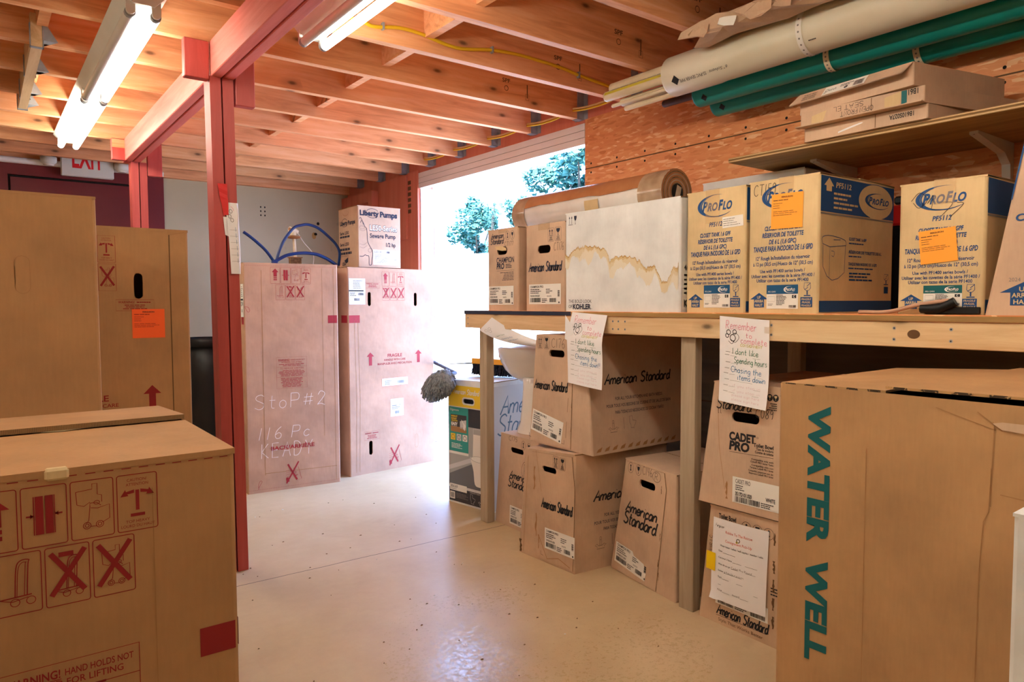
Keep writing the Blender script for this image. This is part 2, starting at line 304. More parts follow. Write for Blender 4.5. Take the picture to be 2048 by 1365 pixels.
class MB:
    def __init__(s): s.v = []; s.f = []; s.m = []; s.sm = []; s.keys = []
    def k(s, mat):
        if mat not in s.keys: s.keys.append(mat)
        return s.keys.index(mat)
    def add(s, vs, fs, mat, smooth=False):
        b = len(s.v); s.v += [tuple(p) for p in vs]; i = s.k(mat)
        for f in fs: s.f.append([b + x for x in f]); s.m.append(i); s.sm.append(smooth)
        return s
    def poly(s, pts, mat): return s.add(pts, [range(len(pts))], mat)
    def hexa(s, b, t, mat):
        return s.add(list(b) + list(t), [(3, 2, 1, 0), (4, 5, 6, 7)] + [(i, (i + 1) % 4, 4 + (i + 1) % 4, 4 + i) for i in range(4)], mat)
    def box(s, lo, hi, mat, bev=0.0):
        (x, y, z), (X, Y, Z) = lo, hi
        if not bev: return s.hexa([(x, y, z), (X, y, z), (X, Y, z), (x, Y, z)], [(x, y, Z), (X, y, Z), (X, Y, Z), (x, Y, Z)], mat)
        rings = []
        for i, zz in ((bev, z), (0, z + bev), (0, Z - bev), (bev, Z)):
            c = bev + i * .0
            a, A, d, D = x + i, X - i, y + i, Y - i; e = bev if not i else bev * .4
            rings.append([(a + e, d, zz), (A - e, d, zz), (A, d + e, zz), (A, D - e, zz), (A - e, D, zz), (a + e, D, zz), (a, D - e, zz), (a, d + e, zz)])
        return s.rings(rings, mat, caps=True)
    def rings(s, rings, mat, caps=False, smooth=False, close=True):
        n = len(rings[0]); vs = [p for r in rings for p in r]; fs = []
        for i in range(len(rings) - 1):
            for j in range(n if close else n - 1):
                k = (j + 1) % n; fs.append((i * n + j, i * n + k, i * n + n + k, i * n + n + j))
        s.add(vs, fs, mat, smooth)
        if caps: s.poly(rings[0][::-1], mat); s.poly(rings[-1], mat)
        return s
    def obar(s, a, b, w, h, mat, upv=(0, 0, 1)):
        """a bar from a to b, w wide, h high"""
        a, b = V(a), V(b); d = (b - a).normalized(); sd = d.cross(V(upv)).normalized() * w / 2; uu = sd.cross(d).normalized() * h / 2
        c = [-sd - uu, sd - uu, sd + uu, -sd + uu]
        return s.hexa([a + q for q in c][::-1], [b + q for q in c][::-1], mat)
    def tube(s, pts, r, mat, n=10, caps=True, smooth=True):
        pts = [V(p) for p in pts]; rr = r if isinstance(r, (list, tuple)) else [r] * len(pts)
        d0 = (pts[1] - pts[0]).normalized(); ref = V((0, 0, 1)) if abs(d0.z) < .9 else V((1, 0, 0)); x = d0.cross(ref).normalized(); rings = []
        for i, p in enumerate(pts):
            d = (pts[min(i + 1, len(pts) - 1)] - pts[max(i - 1, 0)]).normalized(); x = (x - d * x.dot(d)).normalized(); y = d.cross(x)
            rings.append([p + (x * math.cos(2 * math.pi * j / n) + y * math.sin(2 * math.pi * j / n)) * rr[i] for j in range(n)])
        return s.rings(rings, mat, caps, smooth)
    def lathe(s, c, prof, mat, n=20, sx=1, sy=1, smooth=True):
        rings = [[(c[0] + r * sx * math.cos(2 * math.pi * j / n), c[1] + r * sy * math.sin(2 * math.pi * j / n), c[2] + z) for j in range(n)] for r, z in prof]
        return s.rings(rings, mat, True, smooth)
    def grid(s, fn, a, b, na, nb, mat, smooth=True):
        pts = [fn(a * i / na, b * j / nb) for j in range(nb + 1) for i in range(na + 1)]; w = na + 1
        return s.add(pts, [(j * w + i, j * w + i + 1, j * w + w + i + 1, j * w + w + i) for j in range(nb) for i in range(na)], mat, smooth)
    # ---- printing on a frame
    L = .0008
    def fill(s, fr, pts, mat, l=None): return s.poly([fr.P(a, b, s.L if l is None else l) for a, b in pts], mat)
    def rect(s, fr, a, b, w, h, mat, l=None): return s.fill(fr, [(a, b), (a + w, b), (a + w, b + h), (a, b + h)], mat, l)
    def line(s, fr, pts, wd, mat, l=None, close=False):
        l = s.L if l is None else l; n = len(pts); q = []
        if close: pts = list(pts) + [pts[0]]; n += 1
        for i, p in enumerate(pts):
            a = pts[i - 1] if i else (pts[-2] if close else p); c = pts[i + 1] if i < n - 1 else (pts[1] if close else p)
            dx, dy = c[0] - a[0], c[1] - a[1]; m = math.hypot(dx, dy) or 1; q.append((p, (-dy / m * wd / 2, dx / m * wd / 2)))
        vs = []
        for p, d in q: vs += [fr.P(p[0] + d[0], p[1] + d[1], l), fr.P(p[0] - d[0], p[1] - d[1], l)]
        return s.add(vs, [(2 * i, 2 * i + 1, 2 * i + 3, 2 * i + 2) for i in range(n - 1)], mat)
    def frame(s, fr, a, b, w, h, wd, mat, r=0):
        if not r: return s.line(fr, [(a, b), (a + w, b), (a + w, b + h), (a, b + h)], wd, mat, None, True)
        p = []
        for cx, cy, t in ((a + w - r, b + h - r, 0), (a + r, b + h - r, 90), (a + r, b + r, 180), (a + w - r, b + r, 270)):
            p += [(cx + r * math.cos(R(t + k * 30)), cy + r * math.sin(R(t + k * 30))) for k in range(4)]
        return s.line(fr, p, wd, mat, None, True)
    def oval(s, fr, a, b, rx, ry, mat, wd=0, n=20, l=None, a0=0, a1=360):
        full = a1 - a0 == 360; p = [(a + rx * math.cos(R(a0 + (a1 - a0) * i / n)), b + ry * math.sin(R(a0 + (a1 - a0) * i / n))) for i in range(n if full else n + 1)]
        return s.line(fr, p, wd, mat, l, full) if wd else s.fill(fr, p, mat, l)
    def txt(s, fr, t, a, b, h, mat, w=None, al='L', bold=0, shear=0, l=None):
        """printed line: h = height of a capital, w = fitted width"""
        vv, ff, x0, x1 = text_geo(t, bold, shear); ky = h / .70; kx = w / (x1 - x0) if w else ky
        ww = (x1 - x0) * kx; a0 = a - (ww if al == 'R' else ww / 2 if al == 'C' else 0); l = s.L if l is None else l
        return s.add([fr.P(a0 + (x - x0) * kx, b + y * ky, l) for x, y, z in vv], ff, mat)
    def hand(s, fr, t, a, b, h, mat, pen=.0016, w=None, slant=0, gap=1.6, l=None, n=4):
        x = 0; st = []
        for ch in t:
            if ch not in HAND: x += 4; continue
            adv, g = HAND[ch].split('|')
            for k in g.split(';'):
                cur = k[0] == '~'; q = [float(z) for z in k.lstrip('~').split()]; p = list(zip(q[::2], q[1::2]))
                st.append([(x + px + py * slant, py) for px, py in (catmull(p, n) if cur else p)])
            x += float(adv) + gap
        ky = h / 10; kx = w / max(x - gap, .1) if w else ky
        for p in st: s.line(fr, [(a + px * kx, b + py * ky) for px, py in p], pen, mat, l)
        return s
    def greek(s, fr, a, b, w, h, n, mat, al='L', seed=0, dens=.45):
        """lines of print too small to read"""
        rnd = random.Random(seed); ph = h / n
        for i in range(n):
            ww = w * rnd.uniform(.55, 1); x = a if al == 'L' else a + w - ww if al == 'R' else a + (w - ww) / 2; e = x + ww
            while x < e - ww * .02:
                q = min(rnd.uniform(.08, .24) * w, e - x); s.rect(fr, x, b + h - ph * (i + .5 + dens / 2), q * .88, ph * dens, mat); x += q
        return s
    def bars(s, fr, a, b, w, h, mat='ink_black', seed=1):
        rnd = random.Random(seed); x = a
        while x < a + w:
            q = rnd.choice((.4, .7, 1, 1.5)) * w / 45; s.rect(fr, x, b, q, h, mat); x += q + rnd.choice((.5, .8, 1.2)) * w / 45
        return s
    def build(s, name, parent=None, loc=None, bevel=0):
        me = bpy.data.meshes.new(name)
        off = V(parent['_o']) if parent is not None and '_o' in parent else V(loc) if loc else V((0, 0, 0))
        me.from_pydata([tuple(V(p) - off) for p in s.v], [], s.f)
        for k in s.keys: me.materials.append(MATS[k])
        me.polygons.foreach_set('material_index', s.m); me.polygons.foreach_set('use_smooth', s.sm); me.update()
        ob = bpy.data.objects.new(name, me); C.collection.objects.link(ob)
        if parent is not None:
            ob.parent = parent
            if '_r' in parent: ob['_o'] = parent['_o']
            ob['_o'] = parent['_o']
        else: ob.location = off; ob['_o'] = tuple(off)
        if bevel:
            m = ob.modifiers.new('bevel', 'BEVEL'); m.width = bevel; m.segments = 2; m.limit_method = 'ANGLE'
        return ob
def tag(o, label, cat, group=None):
    o['label'] = label; o['category'] = cat
    if group: o['group'] = group
    return o
def thing(name, label, cat, loc, group=None):
    o = bpy.data.objects.new(name, None); C.collection.objects.link(o); o.location = loc; o['_o'] = tuple(loc); o.empty_display_size = .05
    return tag(o, label, cat, group)
def struct(mb, name, loc=None):
    o = mb.build(name, None, loc); o['kind'] = 'structure'; return o
def single(mb, name, label, cat, loc, group=None, bevel=0): return tag(mb.build(name, None, loc, bevel), label, cat, group)

# ---------------------------------------------------------------- cartons
class Carton:
    """bot / top: corners front-left, front-right, back-right, back-left seen from the front"""
    def __init__(s, name, label, bot, top, mat, cat='box', group=None, holes=(), r=.007, flaps=True, lift=(0, .004), rim=0, gap=.002, seam=.5):
        bot = [V(p) for p in bot]; top = [V(p) for p in top]; s.bot, s.top = bot, top
        c = sum(bot, V()) / 4; s.root = thing(name, label, cat, c, group); s.mat = mat
        s.body = mb = MB(); s.fr = [Fr(bot[k], bot[(k + 1) % 4] - bot[k], top[k] - bot[k]) for k in range(4)]
        # rounded uprights
        for k in range(4):
            a, b, d = bot[k - 1], bot[k], bot[(k + 1) % 4]; A, B, D = top[k - 1], top[k], top[(k + 1) % 4]
            def arc(p0, p, p1):
                i = p + (p0 - p).normalized() * r; j = p + (p1 - p).normalized() * r
                return [i, i * .25 + p * .5 + j * .25 + ((i + j) / 2 - p) * 0, j]
            q0, q1 = arc(a, b, d), arc(A, B, D)
            mb.add(q0 + q1, [(0, 1, 4, 3), (1, 2, 5, 4)], mat, True)
        for k in range(4):
            f = s.fr[k]; b0 = bot[k]; b1 = bot[(k + 1) % 4]; t0 = top[k]; t1 = top[(k + 1) % 4]
            ub = (b1 - b0).normalized() * r; ut = (t1 - t0).normalized() * r
            outer = [b0 + ub, b1 - ub, t1 - ut, t0 + ut]
            hs = [h[1:] for h in holes if h[0] == k]
            if not hs: mb.poly(outer, mat)
            else:
                loops = [outer]
                for h in hs:
                    a, b, w_, h_ = h; pts = []
                    rr = min(w_, h_) / 2 * .98
                    for cx, cy, t in ((a + w_ - rr, b + h_ - rr, 0), (a + rr, b + h_ - rr, 90), (a + rr, b + rr, 180), (a + w_ - rr, b + rr, 270)):
                        pts += [(cx + rr * math.cos(R(t + q * 22.5)), cy + rr * math.sin(R(t + q * 22.5))) for q in range(5)]
                    # place on the real (possibly leaning) wall
                    loops.append([f.P(x, y) for x, y in pts])
                    mb.rings([[f.P(x, y) for x, y in pts], [f.P(x, y, -.006) for x, y in pts]], mat)
                flat_ = [[V(((p - f.o).dot(f.u), (p - f.o).dot(f.v), 0)) for p in lp] for lp in loops]
                tri = geometry.tessellate_polygon(flat_); allp = [p for lp in loops for p in lp]
                tri = [t if (allp[t[1]] - allp[t[0]]).cross(allp[t[2]] - allp[t[0]]).dot(f.n) > 0 else t[::-1] for t in tri]
                mb.add(allp, tri, mat)
        mb.poly([bot[k] for k in (3, 2, 1, 0)], mat)
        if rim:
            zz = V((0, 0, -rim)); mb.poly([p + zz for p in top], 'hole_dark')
        if flaps:
            m0, m1 = top[0].lerp(top[3], seam), top[1].lerp(top[2], seam); g = (top[3] - top[0]).normalized() * gap; z = V((0, 0, 1)); t_ = .008 if lift[1] > .008 else .005
            for i, (e0, e1, n0, n1) in enumerate(((top[0], top[1], m1 - g, m0 - g), (top[2], top[3], m0 + g, m1 + g))):
                fm = MB(); L = lift[i]
                out = (e0 - n1).normalized() * .0006; tp = [e0 + z * .0015 + out, e1 + z * .0015 + out, n0 + z * (.0015 + L), n1 + z * (.0015 + L)]; bt = [p - z * t_ for p in tp]
                fm.poly(tp, mat); fm.poly(bt[::-1], mat)
                for q in range(4): fm.poly([bt[q], bt[(q + 1) % 4], tp[(q + 1) % 4], tp[q]], 'flute_edge' if q else mat)
                s.flap = fm.build('flap', s.root)
        elif not rim: mb.poly(top, mat)
    def part(s, name, mb, label=None):
        o = mb.build(name, s.root)
        if label: o['label'] = label
        return o
    def sheet(s, name, k, a, b, w_, h_, mat, draw=None, deg=0, label=None, lift=.0012, pts=None):
        m = MB(); f = s.fr[k].sub(a, b, deg, lift)
        pts = pts or [(0, 0), (w_, 0), (w_, h_), (0, h_)]
        m.poly([f.P(*p) for p in pts], mat)
        m.poly([f.P(*p, -.0006) for p in pts][::-1], mat)
        if draw: draw(m, f)
        return s.part(name, m, label)
    def tape(s, k, a, w_, down, back=.12):
        """clear tape over the top edge and down the front"""
        f = s.fr[k]; H = (s.top[k] - s.bot[k]).length; m = MB(); d = (s.top[3 if k == 0 else k] - s.top[k]) if k == 0 else -f.n
        p0, p1 = f.P(a, H - down, .0015), f.P(a + w_, H - down, .0015); q0, q1 = f.P(a, H + .004, .0015), f.P(a + w_, H + .004, .0015)
        b0, b1 = f.P(a, H + .007, -back), f.P(a + w_, H + .007, -back)
        m.add([p0, p1, q0, q1, b0, b1], [(0, 1, 3, 2), (2, 3, 5, 4)], 'clear_tape'); return s.part('tape', m)
    def done(s): return s.part('body', s.body)
def rbox(x, y0, y1, z0, z1, depth):
    """corners of a box by the right-hand wall whose front faces the aisle (-X)"""
    q = [(x, y1), (x, y0), (x + depth, y0), (x + depth, y1)]
    return [(a, b, z0) for a, b in q], [(a, b, z1) for a, b in q]
def fbox(x0, x1, y, z0, z1, depth):
    q = [(x0, y), (x1, y), (x1, y + depth), (x0, y + depth)]
    return [(a, b, z0) for a, b in q], [(a, b, z1) for a, b in q]
# ---------------------------------------------------------------- the room
WX, YB, ZJ, ZC = 2.77, 6.19, 2.138, 2.375          # right wall, back wall, underside of joists, ceiling sheathing
X0, Y0 = -2.3, -3.2
D0, D1, DZ = 2.978, 4.864, 2.0                      # the big doorway in the right wall
struct(MB().poly([(X0 - .1, Y0 - .1, 0), (3.6, Y0 - .1, 0), (3.6, YB + .1, 0), (X0 - .1, YB + .1, 0)], 'concrete'), 'floor')
mb = MB(); mb.box((X0 - .1, Y0 - .1, ZC), (WX + .1, YB + .1, ZC + .03), 'ceiling_ply'); struct(mb, 'ceiling')
mb = MB(); mb.box((WX, Y0, 1.0), (WX + .12, D0, ZJ), 'osb'); mb.box((WX, Y0, 0), (WX + .12, D0, 1.0), 'grey_ply'); mb.box((WX, Y0, ZJ), (WX + .12, D0, ZC), 'red_ply')
for z in (1.857, .63): mb.box((WX - .002, Y0, z), (WX, D0, z + .005), 'ink_fold')
for y, z0, z1 in ((1.62, 1.862, ZJ), (.4, .64, 1.857)): mb.box((WX - .002, y, z0), (WX, y + .004, z1), 'ink_fold')
for i in range(16):
    for z in (1.835, 1.885): mb.oval(Fr((WX, D0 - .05 - i * .2, z), (0, -1, 0)), 0, 0, .006, .006, 'hole_dark')
struct(mb, 'wall_right')
mb = MB(); mb.box((WX, D1, 0), (WX + .12, YB, ZC), 'red_ply')
mb.box((WX - .012, D1, 0), (WX, D1 + .16, ZJ), 'red_ply'); mb.box((WX - .022, D1 + .17, 1.62), (WX, D1 + .62, ZJ - .01), 'red_ply')
for z in range(6): mb.rect(Fr((WX - .012, D1 + .155, 1.82 + z * .045), (0, -1, 0)), .0, 0, .05, .03, 'ink_fold')
mb.box((WX - .06, YB - .62, 1.98), (WX, YB, 2.07), 'red_ply'); mb.box((WX - .06, YB - .62, 1.2), (WX, YB - .55, 1.98), 'red_ply'); mb.box((WX - .06, YB - .3, 1.2), (WX, YB - .24, 1.98), 'red_ply')
struct(mb, 'wall_right_far')
mb = MB(); mb.box((WX, D0, DZ + .115), (WX + .12, D1, ZC), 'red_ply'); struct(mb, 'wall_right_over_doorway')
# the bottom of the rolled-up door, pale ribbed panel, and the jambs
mb = MB()
for i in range(3): mb.box((WX - .004, D0, DZ + .04 * i), (WX + .05, D1 + .02, DZ + .04 * i + .037), 'vinyl')
mb.box((WX + .002, D0, DZ + .002), (WX + .045, D1, DZ + .118), 'ink_grey'); struct(mb, 'trim_1')
mb = MB(); mb.box((WX + .01, D1 - .012, 0), (WX + .13, D1, DZ), 'vinyl'); mb.box((WX + .125, D1 - .03, 0), (WX + .14, D1 + .05, DZ + .03), 'vinyl'); struct(mb, 'trim_2')
mb = MB(); mb.box((WX + .01, D0, 0), (WX + .13, D0 + .012, DZ), 'vinyl'); struct(mb, 'trim_3')
mb = MB(); mb.box((X0, YB, 0), (WX + .12, YB + .1, ZC), 'plaster')
f = Fr((0, YB, 0), (1, 0, 0))
for x, z in ((1.93, 2.0), (1.965, 2.0), (1.93, 1.965), (1.965, 1.965), (1.93, 1.93), (1.965, 1.93)): mb.oval(f, x + .04, z - .06, .006, .008, 'hole_dark')
mb.oval(f, 2.48, 1.83, .013, .014, 'hole_dark'); mb.oval(f, 2.44, 1.72, .02, .03, 'stain'); mb.oval(f, 2.455, 1.735, .014, .012, 'hole_dark')
struct(mb, 'wall_back')
struct(MB().box((X0 - .1, Y0, 0), (X0, YB, ZC), 'plaster'), 'wall_left')
struct(MB().box((X0, Y0 - .1, 0), (WX + .12, Y0, ZC), 'plaster'), 'wall_front')
mb = MB(); mb.box((X0, YB - .045, ZJ - .03), (WX, YB, ZC), 'joist_wood'); struct(mb, 'trim_4')
# back door behind the cartons, red like its frame
mb = MB()
mb.box((.08, YB - .03, 0), (.2, YB, 2.11), 'door_red'); mb.box((1.09, YB - .03, 0), (1.205, YB, 2.11), 'door_red'); mb.box((.2, YB - .03, 2.03), (1.09, YB, 2.11), 'door_red')
mb.box((.215, YB - .012, .01), (1.078, YB - .002, 2.015), 'door_red'); mb.box((.2, YB - .004, 0), (1.09, YB - .001, 2.03), 'hole_dark')
mb.box((1.045, YB - .02, .9), (1.075, YB - .012, 1.02), 'grey_metal', .003); struct(mb, 'door_1')

# ---------------------------------------------------------------- joists, blocking, beam, posts
ORD = ['first', 'second', 'third', 'fourth', 'fifth', 'sixth', 'seventh', 'eighth', 'ninth', 'tenth', 'eleventh', 'twelfth', 'thirteenth', 'fourteenth', 'fifteenth', 'sixteenth']
JY = [5.87, 5.46, 5.05, 4.64, 4.23, 3.82, 3.405, 2.99, 2.58, 2.185, 1.77, 1.36, .95, .54, .1, -.35]
rnd = random.Random(5)
for i, y in enumerate(JY):
    mb = MB(); mb.box((X0, y, ZJ), (WX, y + .038, ZC), 'joist_wood')
    if 1 < y < 3.2:
        f = Fr((0, y, ZJ), (1, 0, 0)); mb.txt(f, 'SPF', 2.2, .11, .02, 'ink_fold', .05, bold=.02); mb.oval(f, 2.225, .08, .012, .012, 'ink_fold', .003); mb.rect(f, 2.36, .05, .006, .07, 'ink_fold'); mb.frame(f, 2.352, .04, .022, .03, .002, 'ink_fold')
    j = tag(mb.build('ceiling_joist', None, (0, y, ZJ)), f'sawn timber ceiling joist, {ORD[i]} one counting forward from the back wall', 'joist', 'ceiling joists')
    if y > .5:
        h = MB(); h.box((WX - .05, y - .003, ZJ - .002), (WX - .001, y, ZJ + .16), 'grey_metal'); h.box((WX - .05, y - .003, ZJ - .003), (WX - .001, y + .041, ZJ - .0005), 'grey_metal')
        h.box((WX - .002, y - .035, ZJ), (WX - .0005, y + .073, ZJ + .15), 'grey_metal'); h.build('hanger', j)
for i in range(15):
    y0, y1 = JY[i + 1] + .038, JY[i]; x = (1.53, 1.535, 1.54, 1.54, 1.545, 1.535, 1.52, 1.515, 1.50, 1.49, 1.50, 1.50, 1.50, 1.50, 1.50)[i]
    if i < 12: single(MB().box((x, y0, ZC - .182), (x + .038, y1, ZC - .001), 'joist_wood'), 'joist_blocking', f'timber block right of the red beam, between {ORD[i]} and {ORD[i+1]} joists from the back wall', 'blocking', (x, y0, ZJ), 'joist blocking')
    if 2 < i < 10 and i % 2 == 0:
        x = .22 + .01 * (i % 3); single(MB().box((x, y0, ZC - .182), (x + .038, y1, ZC - .001), 'joist_wood'), 'joist_blocking', f'timber block left of the lights, between {ORD[i]} and {ORD[i+1]} joists from the back wall', 'blocking', (x, y0, ZJ), 'joist blocking')
# timber on hangers across the left joists
t = thing('hanger_beam', 'pale timber slung below the left joists in metal hangers, left of the long light', 'beam', (.22, 3.9, ZJ))
MB().box((.2, 3.36, ZJ - .028), (.238, 4.47, ZJ + .1), 'board_wood').build('timber', t)
for y in (3.358, 3.80, 4.21, 4.455):
    h = MB()
    if y in (3.358, 4.455): h.box((.196, y, ZJ - .031), (.242, y + .02, ZJ - .028), 'grey_metal')
    for x in (.196, .2385): h.box((x, y, ZJ - .031), (x + .003, y + .02, ZJ + .06), 'grey_metal')
    h.add([(.242, y, ZJ), (.29, y, ZJ), (.242, y + .09, ZJ), (.242, y, ZJ + .08)], [(0, 2, 1), (0, 1, 3)], 'grey_metal'); h.build('hanger', t)
# red beam of two planks
t = thing('support_beam', 'red painted double-plank beam carrying the ceiling joists down the middle', 'beam', (.805, 2, 2.0))
for x in (.762, .81): MB().box((x, Y0, 2.0), (x + .042, 5.09, ZJ - .001), 'red_beam', .003).build('plank', t)
def post(label, y, xb, xt, mat, blocks, zt=2.0):
    t = thing('support_post', label, 'post', (xb + .045, y + .045, 0))
    for k in (0, 1):
        b, c = xb + k * .048, xt + k * .048; w_ = .042
        m = MB(); m.hexa([(b, y, 0), (b + w_, y, 0), (b + w_, y + .088, 0), (b, y + .088, 0)], [(c, y, zt - .001), (c + w_, y, zt - .001), (c + w_, y + .088, zt - .001), (c, y + .088, zt - .001)], mat); m.build('stud', t)
    for (x0, x1, z0, z1, raw) in blocks:
        m = MB(); m.box((x0, y - .004, z0), (x1, y + .034, z1), mat, .003)
        if raw: m.rect(Fr((x0, y - .004, raw), (1, 0, 0)), .002, 0, x1 - x0 - .004, z1 - raw - .004, 'joist_wood')
        m.build('side_block', t)
    return t
post('red painted post standing nearest the middle of the floor, papers taped to it', 2.966, .772, .756, 'red_wood', ((.664, .755, 1.982, 2.13, 0), (.854, .93, 1.9, 2.13, 0)))
post('red painted post further back, in front of the red door', 5.0, .795, .795, 'red_wood', ((.69, .782, 2.0, 2.13, 2.075), (.889, .973, 1.918, 2.13, 0)))

# ---------------------------------------------------------------- lights
def fixture(label, x, y0, y1, lit, group='fluorescent strip lights'):
    """eight-foot strip, two tubes in line on each side; lit = set of (side, half) that glow"""
    ym = (y0 + y1) / 2; zb = 2.093
    t = thing('fluorescent_light', label, 'light', (x, ym, ZJ), group)
    MB().hexa([(x - .032, y0, zb), (x + .032, y0, zb), (x + .032, y1, zb), (x - .032, y1, zb)], [(x - .075, y0, ZJ - .001), (x + .075, y0, ZJ - .001), (x + .075, y1, ZJ - .001), (x - .075, y1, ZJ - .001)], 'white_enamel').build('housing', t)
    for h, (a, b) in enumerate(((y0 + .01, ym - .012), (ym + .012, y1 - .01))):
        for s in (0, 1):
            xx = x + (-.039, .039)[s]; z = 2.07
            for yy, dy in ((a, 1), (b, -1)):
                m = MB(); pr = [(xx - .014, 2.118), (xx + .014, 2.118)] + [(xx + .014 * math.cos(R(q)), z + .003 + .014 * math.sin(R(q))) for q in (0, -30, -60, -90, -120, -150, -180)]
                r0 = [(p, yy, q) for p, q in pr]; r1 = [(p, yy + dy * .012, q) for p, q in pr]
                m.rings([r1, r0] if dy > 0 else [r0, r1], 'white_enamel', True); m.build('lamp_holder', t)
            on = (s, h) in lit
            tb = MB(); tb.tube([(xx, a + .02, z), (xx, b - .02, z)], .0165, 'tube_lit' if on else 'white_enamel', 14)
            o = tb.build('tube', t); o['label'] = 'glowing white tube' if on else 'dead grey tube'
            for yy in (a + .013, b - .03): MB().tube([(xx, yy, z), (xx, yy + .017, z)], .0172, 'steel', 12).build('end_cap', o)
fixture('long twin-tube strip light left of the red beam, one near tube dead', .474, 2.64, 5.14, {(1, 0), (0, 1), (1, 1)})
fixture('twin-tube strip light right of the red beam, left tube dead', 1.035, .12, 2.62, {(1, 1), (1, 0), (0, 0)})
fixture('added twin-tube strip light, unseen near the left wall, to brighten the cartons', -1.25, .3, 2.8, {(0, 0), (1, 0), (0, 1), (1, 1)})  # added fixture out of view, brightens the aisle faces of the right-hand cartons
fixture('added twin-tube strip light, unseen behind the viewer, as fill for near cartons', .474, -2.6, -.1, {(0, 1), (1, 0)})  # another added fixture, never in view, fill light on the near carton fronts

# exit sign with its two lamp heads, conduit above the door
t = thing('exit_sign', 'white exit sign with red letters hung above the red back door', 'sign', (.68, YB - .09, 2.05))
m = MB(); m.box((.515, YB - .1, 2.045), (.852, YB - .06, 2.27), 'white_enamel', .006); f = Fr((.515, YB - .1, 2.045), (1, 0, 0)); m.txt(f, 'EXIT', .07, .065, .16, 'exit_red', .2, bold=.025); m.build('panel', t)
m = MB(); m.box((.6, YB - .06, 2.16), (.77, YB, 2.26), 'white_enamel'); m.build('bracket', t)
for x in (.44, .905):
    m = MB(); m.lathe((x, YB - .11, 2.11), [(.03, 0), (.05, .015), (.052, .05), (.03, .065)], 'white_enamel', 16); o = m.build('lamp_head', t)
    MB().lathe((x, YB - .11, 2.099), [(.026, 0), (.036, .008), (.03, .012)], 'lens', 14).build('lens', o)
m = MB(); m.tube([(-.6, YB - .05, 2.128), (1.2, YB - .05, 2.128)], .022, 'vinyl', 12); single(m, 'conduit_pipe', 'pale conduit pipe running along the back wall above the red door', 'pipe', (.3, YB - .05, 2.13))

# wiring
m = MB(); pth = catmull([(1.0, 2.573, 2.20), (1.21, 2.573, 2.195), (1.27, 2.573, 2.184), (1.38, 2.573, 2.204), (1.48, 2.573, 2.203), (1.654, 2.573, 2.183), (1.837, 2.573, 2.212), (2.0, 2.573, 2.222), (2.237, 2.573, 2.214), (2.348, 2.573, 2.201), (2.577, 2.573, 2.183), (2.72, 2.573, 2.18)], 6)
m.tube(pth, .0075, 'cable_yellow', 8); t = single(m, 'electric_cable', 'yellow cable stapled along the face of a joist right of the lights', 'cable', (1.8, 2.573, 2.2))
for x, z in ((1.31, 2.193), (1.837, 2.212), (2.348, 2.201)): MB().box((x - .004, 2.563, z - .014), (x + .004, 2.58, z + .014), 'steel').build('staple', t)
for i in range(3, 8):
    a, b = JY[i], JY[i + 1] + .038; m = MB()
    for dz in (0, .012):
        m.tube(catmull([(2.69, a + .002, 2.175 + dz), (2.685, a - .12, 2.16 + dz), (2.70, b + .12, 2.165 + dz), (2.70, b - .002, 2.185 + dz)], 5), .0055, 'cable_cream' if dz else 'cable_yellow', 6)
    single(m, 'wall_cable', f'cable pair above the doorway, between {ORD[i]} and {ORD[i+1]} joists from the back wall', 'cable', (2.69, b, 2.18), 'cables above the doorway')

# ---------------------------------------------------------------- bench and shelf
BT = 1.068
t = thing('workbench', 'long timber bench along the right wall with cartons on and under it', 'bench', (2.4, 1.2, 0))
m = MB(); m.box((1.968, -.9, 1.05), (WX - .005, 3.008, BT), 'osb'); m.box((1.9672, 2.2, 1.0505), (1.9684, 3.008, BT - .001), 'ink_navy'); m.box((1.9672, -.9, 1.0505), (1.9684, 2.2, BT - .003), 'old_ply'); m.build('tabletop', t)
m = MB(); m.box((1.972, -.9, .981), (2.006, 3.01, 1.05), 'board_wood', .002); f = Fr((1.972, 3.01, .981), (0, -1, 0))
for y in (2.98, 1.96, 1.93, 1.895, 1.27, .9, .76, .3): 
    for z in (.02, .05): m.oval(f, 3.01 - y, z, .0045, .0045, 'steel'); m.oval(f, 3.01 - y, z, .002, .002, 'hole_dark', 0, 8, .0012)
m.oval(f, 2.16, .035, .016, .012, 'ink_fold'); m.build('front_board', t)
m = MB(); m.box((2.006, 2.975, .98), (WX - .01, 3.008, 1.05), 'board_wood'); m.build('end_board', t)
for x0, y0, w_, d_ in ((2.0065, 2.868, .045, .062), (1.992, 1.578, .038, .064), (2.0065, -.1, .04, .06), (2.66, 2.868, .04, .06), (2.66, 1.578, .04, .06), (2.66, .3, .04, .06)):
    MB().box((x0, y0, 0), (x0 + w_, y0 + d_, 1.05 if x0 > 2 else .981), 'post_wood', .002).build('leg', t)
t = thing('wall_shelf', 'plywood shelf on white brackets high on the right wall', 'shelf', (2.5, .8, 1.63))
m = MB(); m.box((2.28, -.7, 1.628), (WX - .002, 1.66, 1.645), 'old_ply')
for z in (1.6305, 1.636, 1.641): m.box((2.279, -.7, z), (2.281, 1.6605, z + .0022), 'board_wood' if z < 1.632 or z > 1.64 else 'ink_fold')
m.build('board', t)
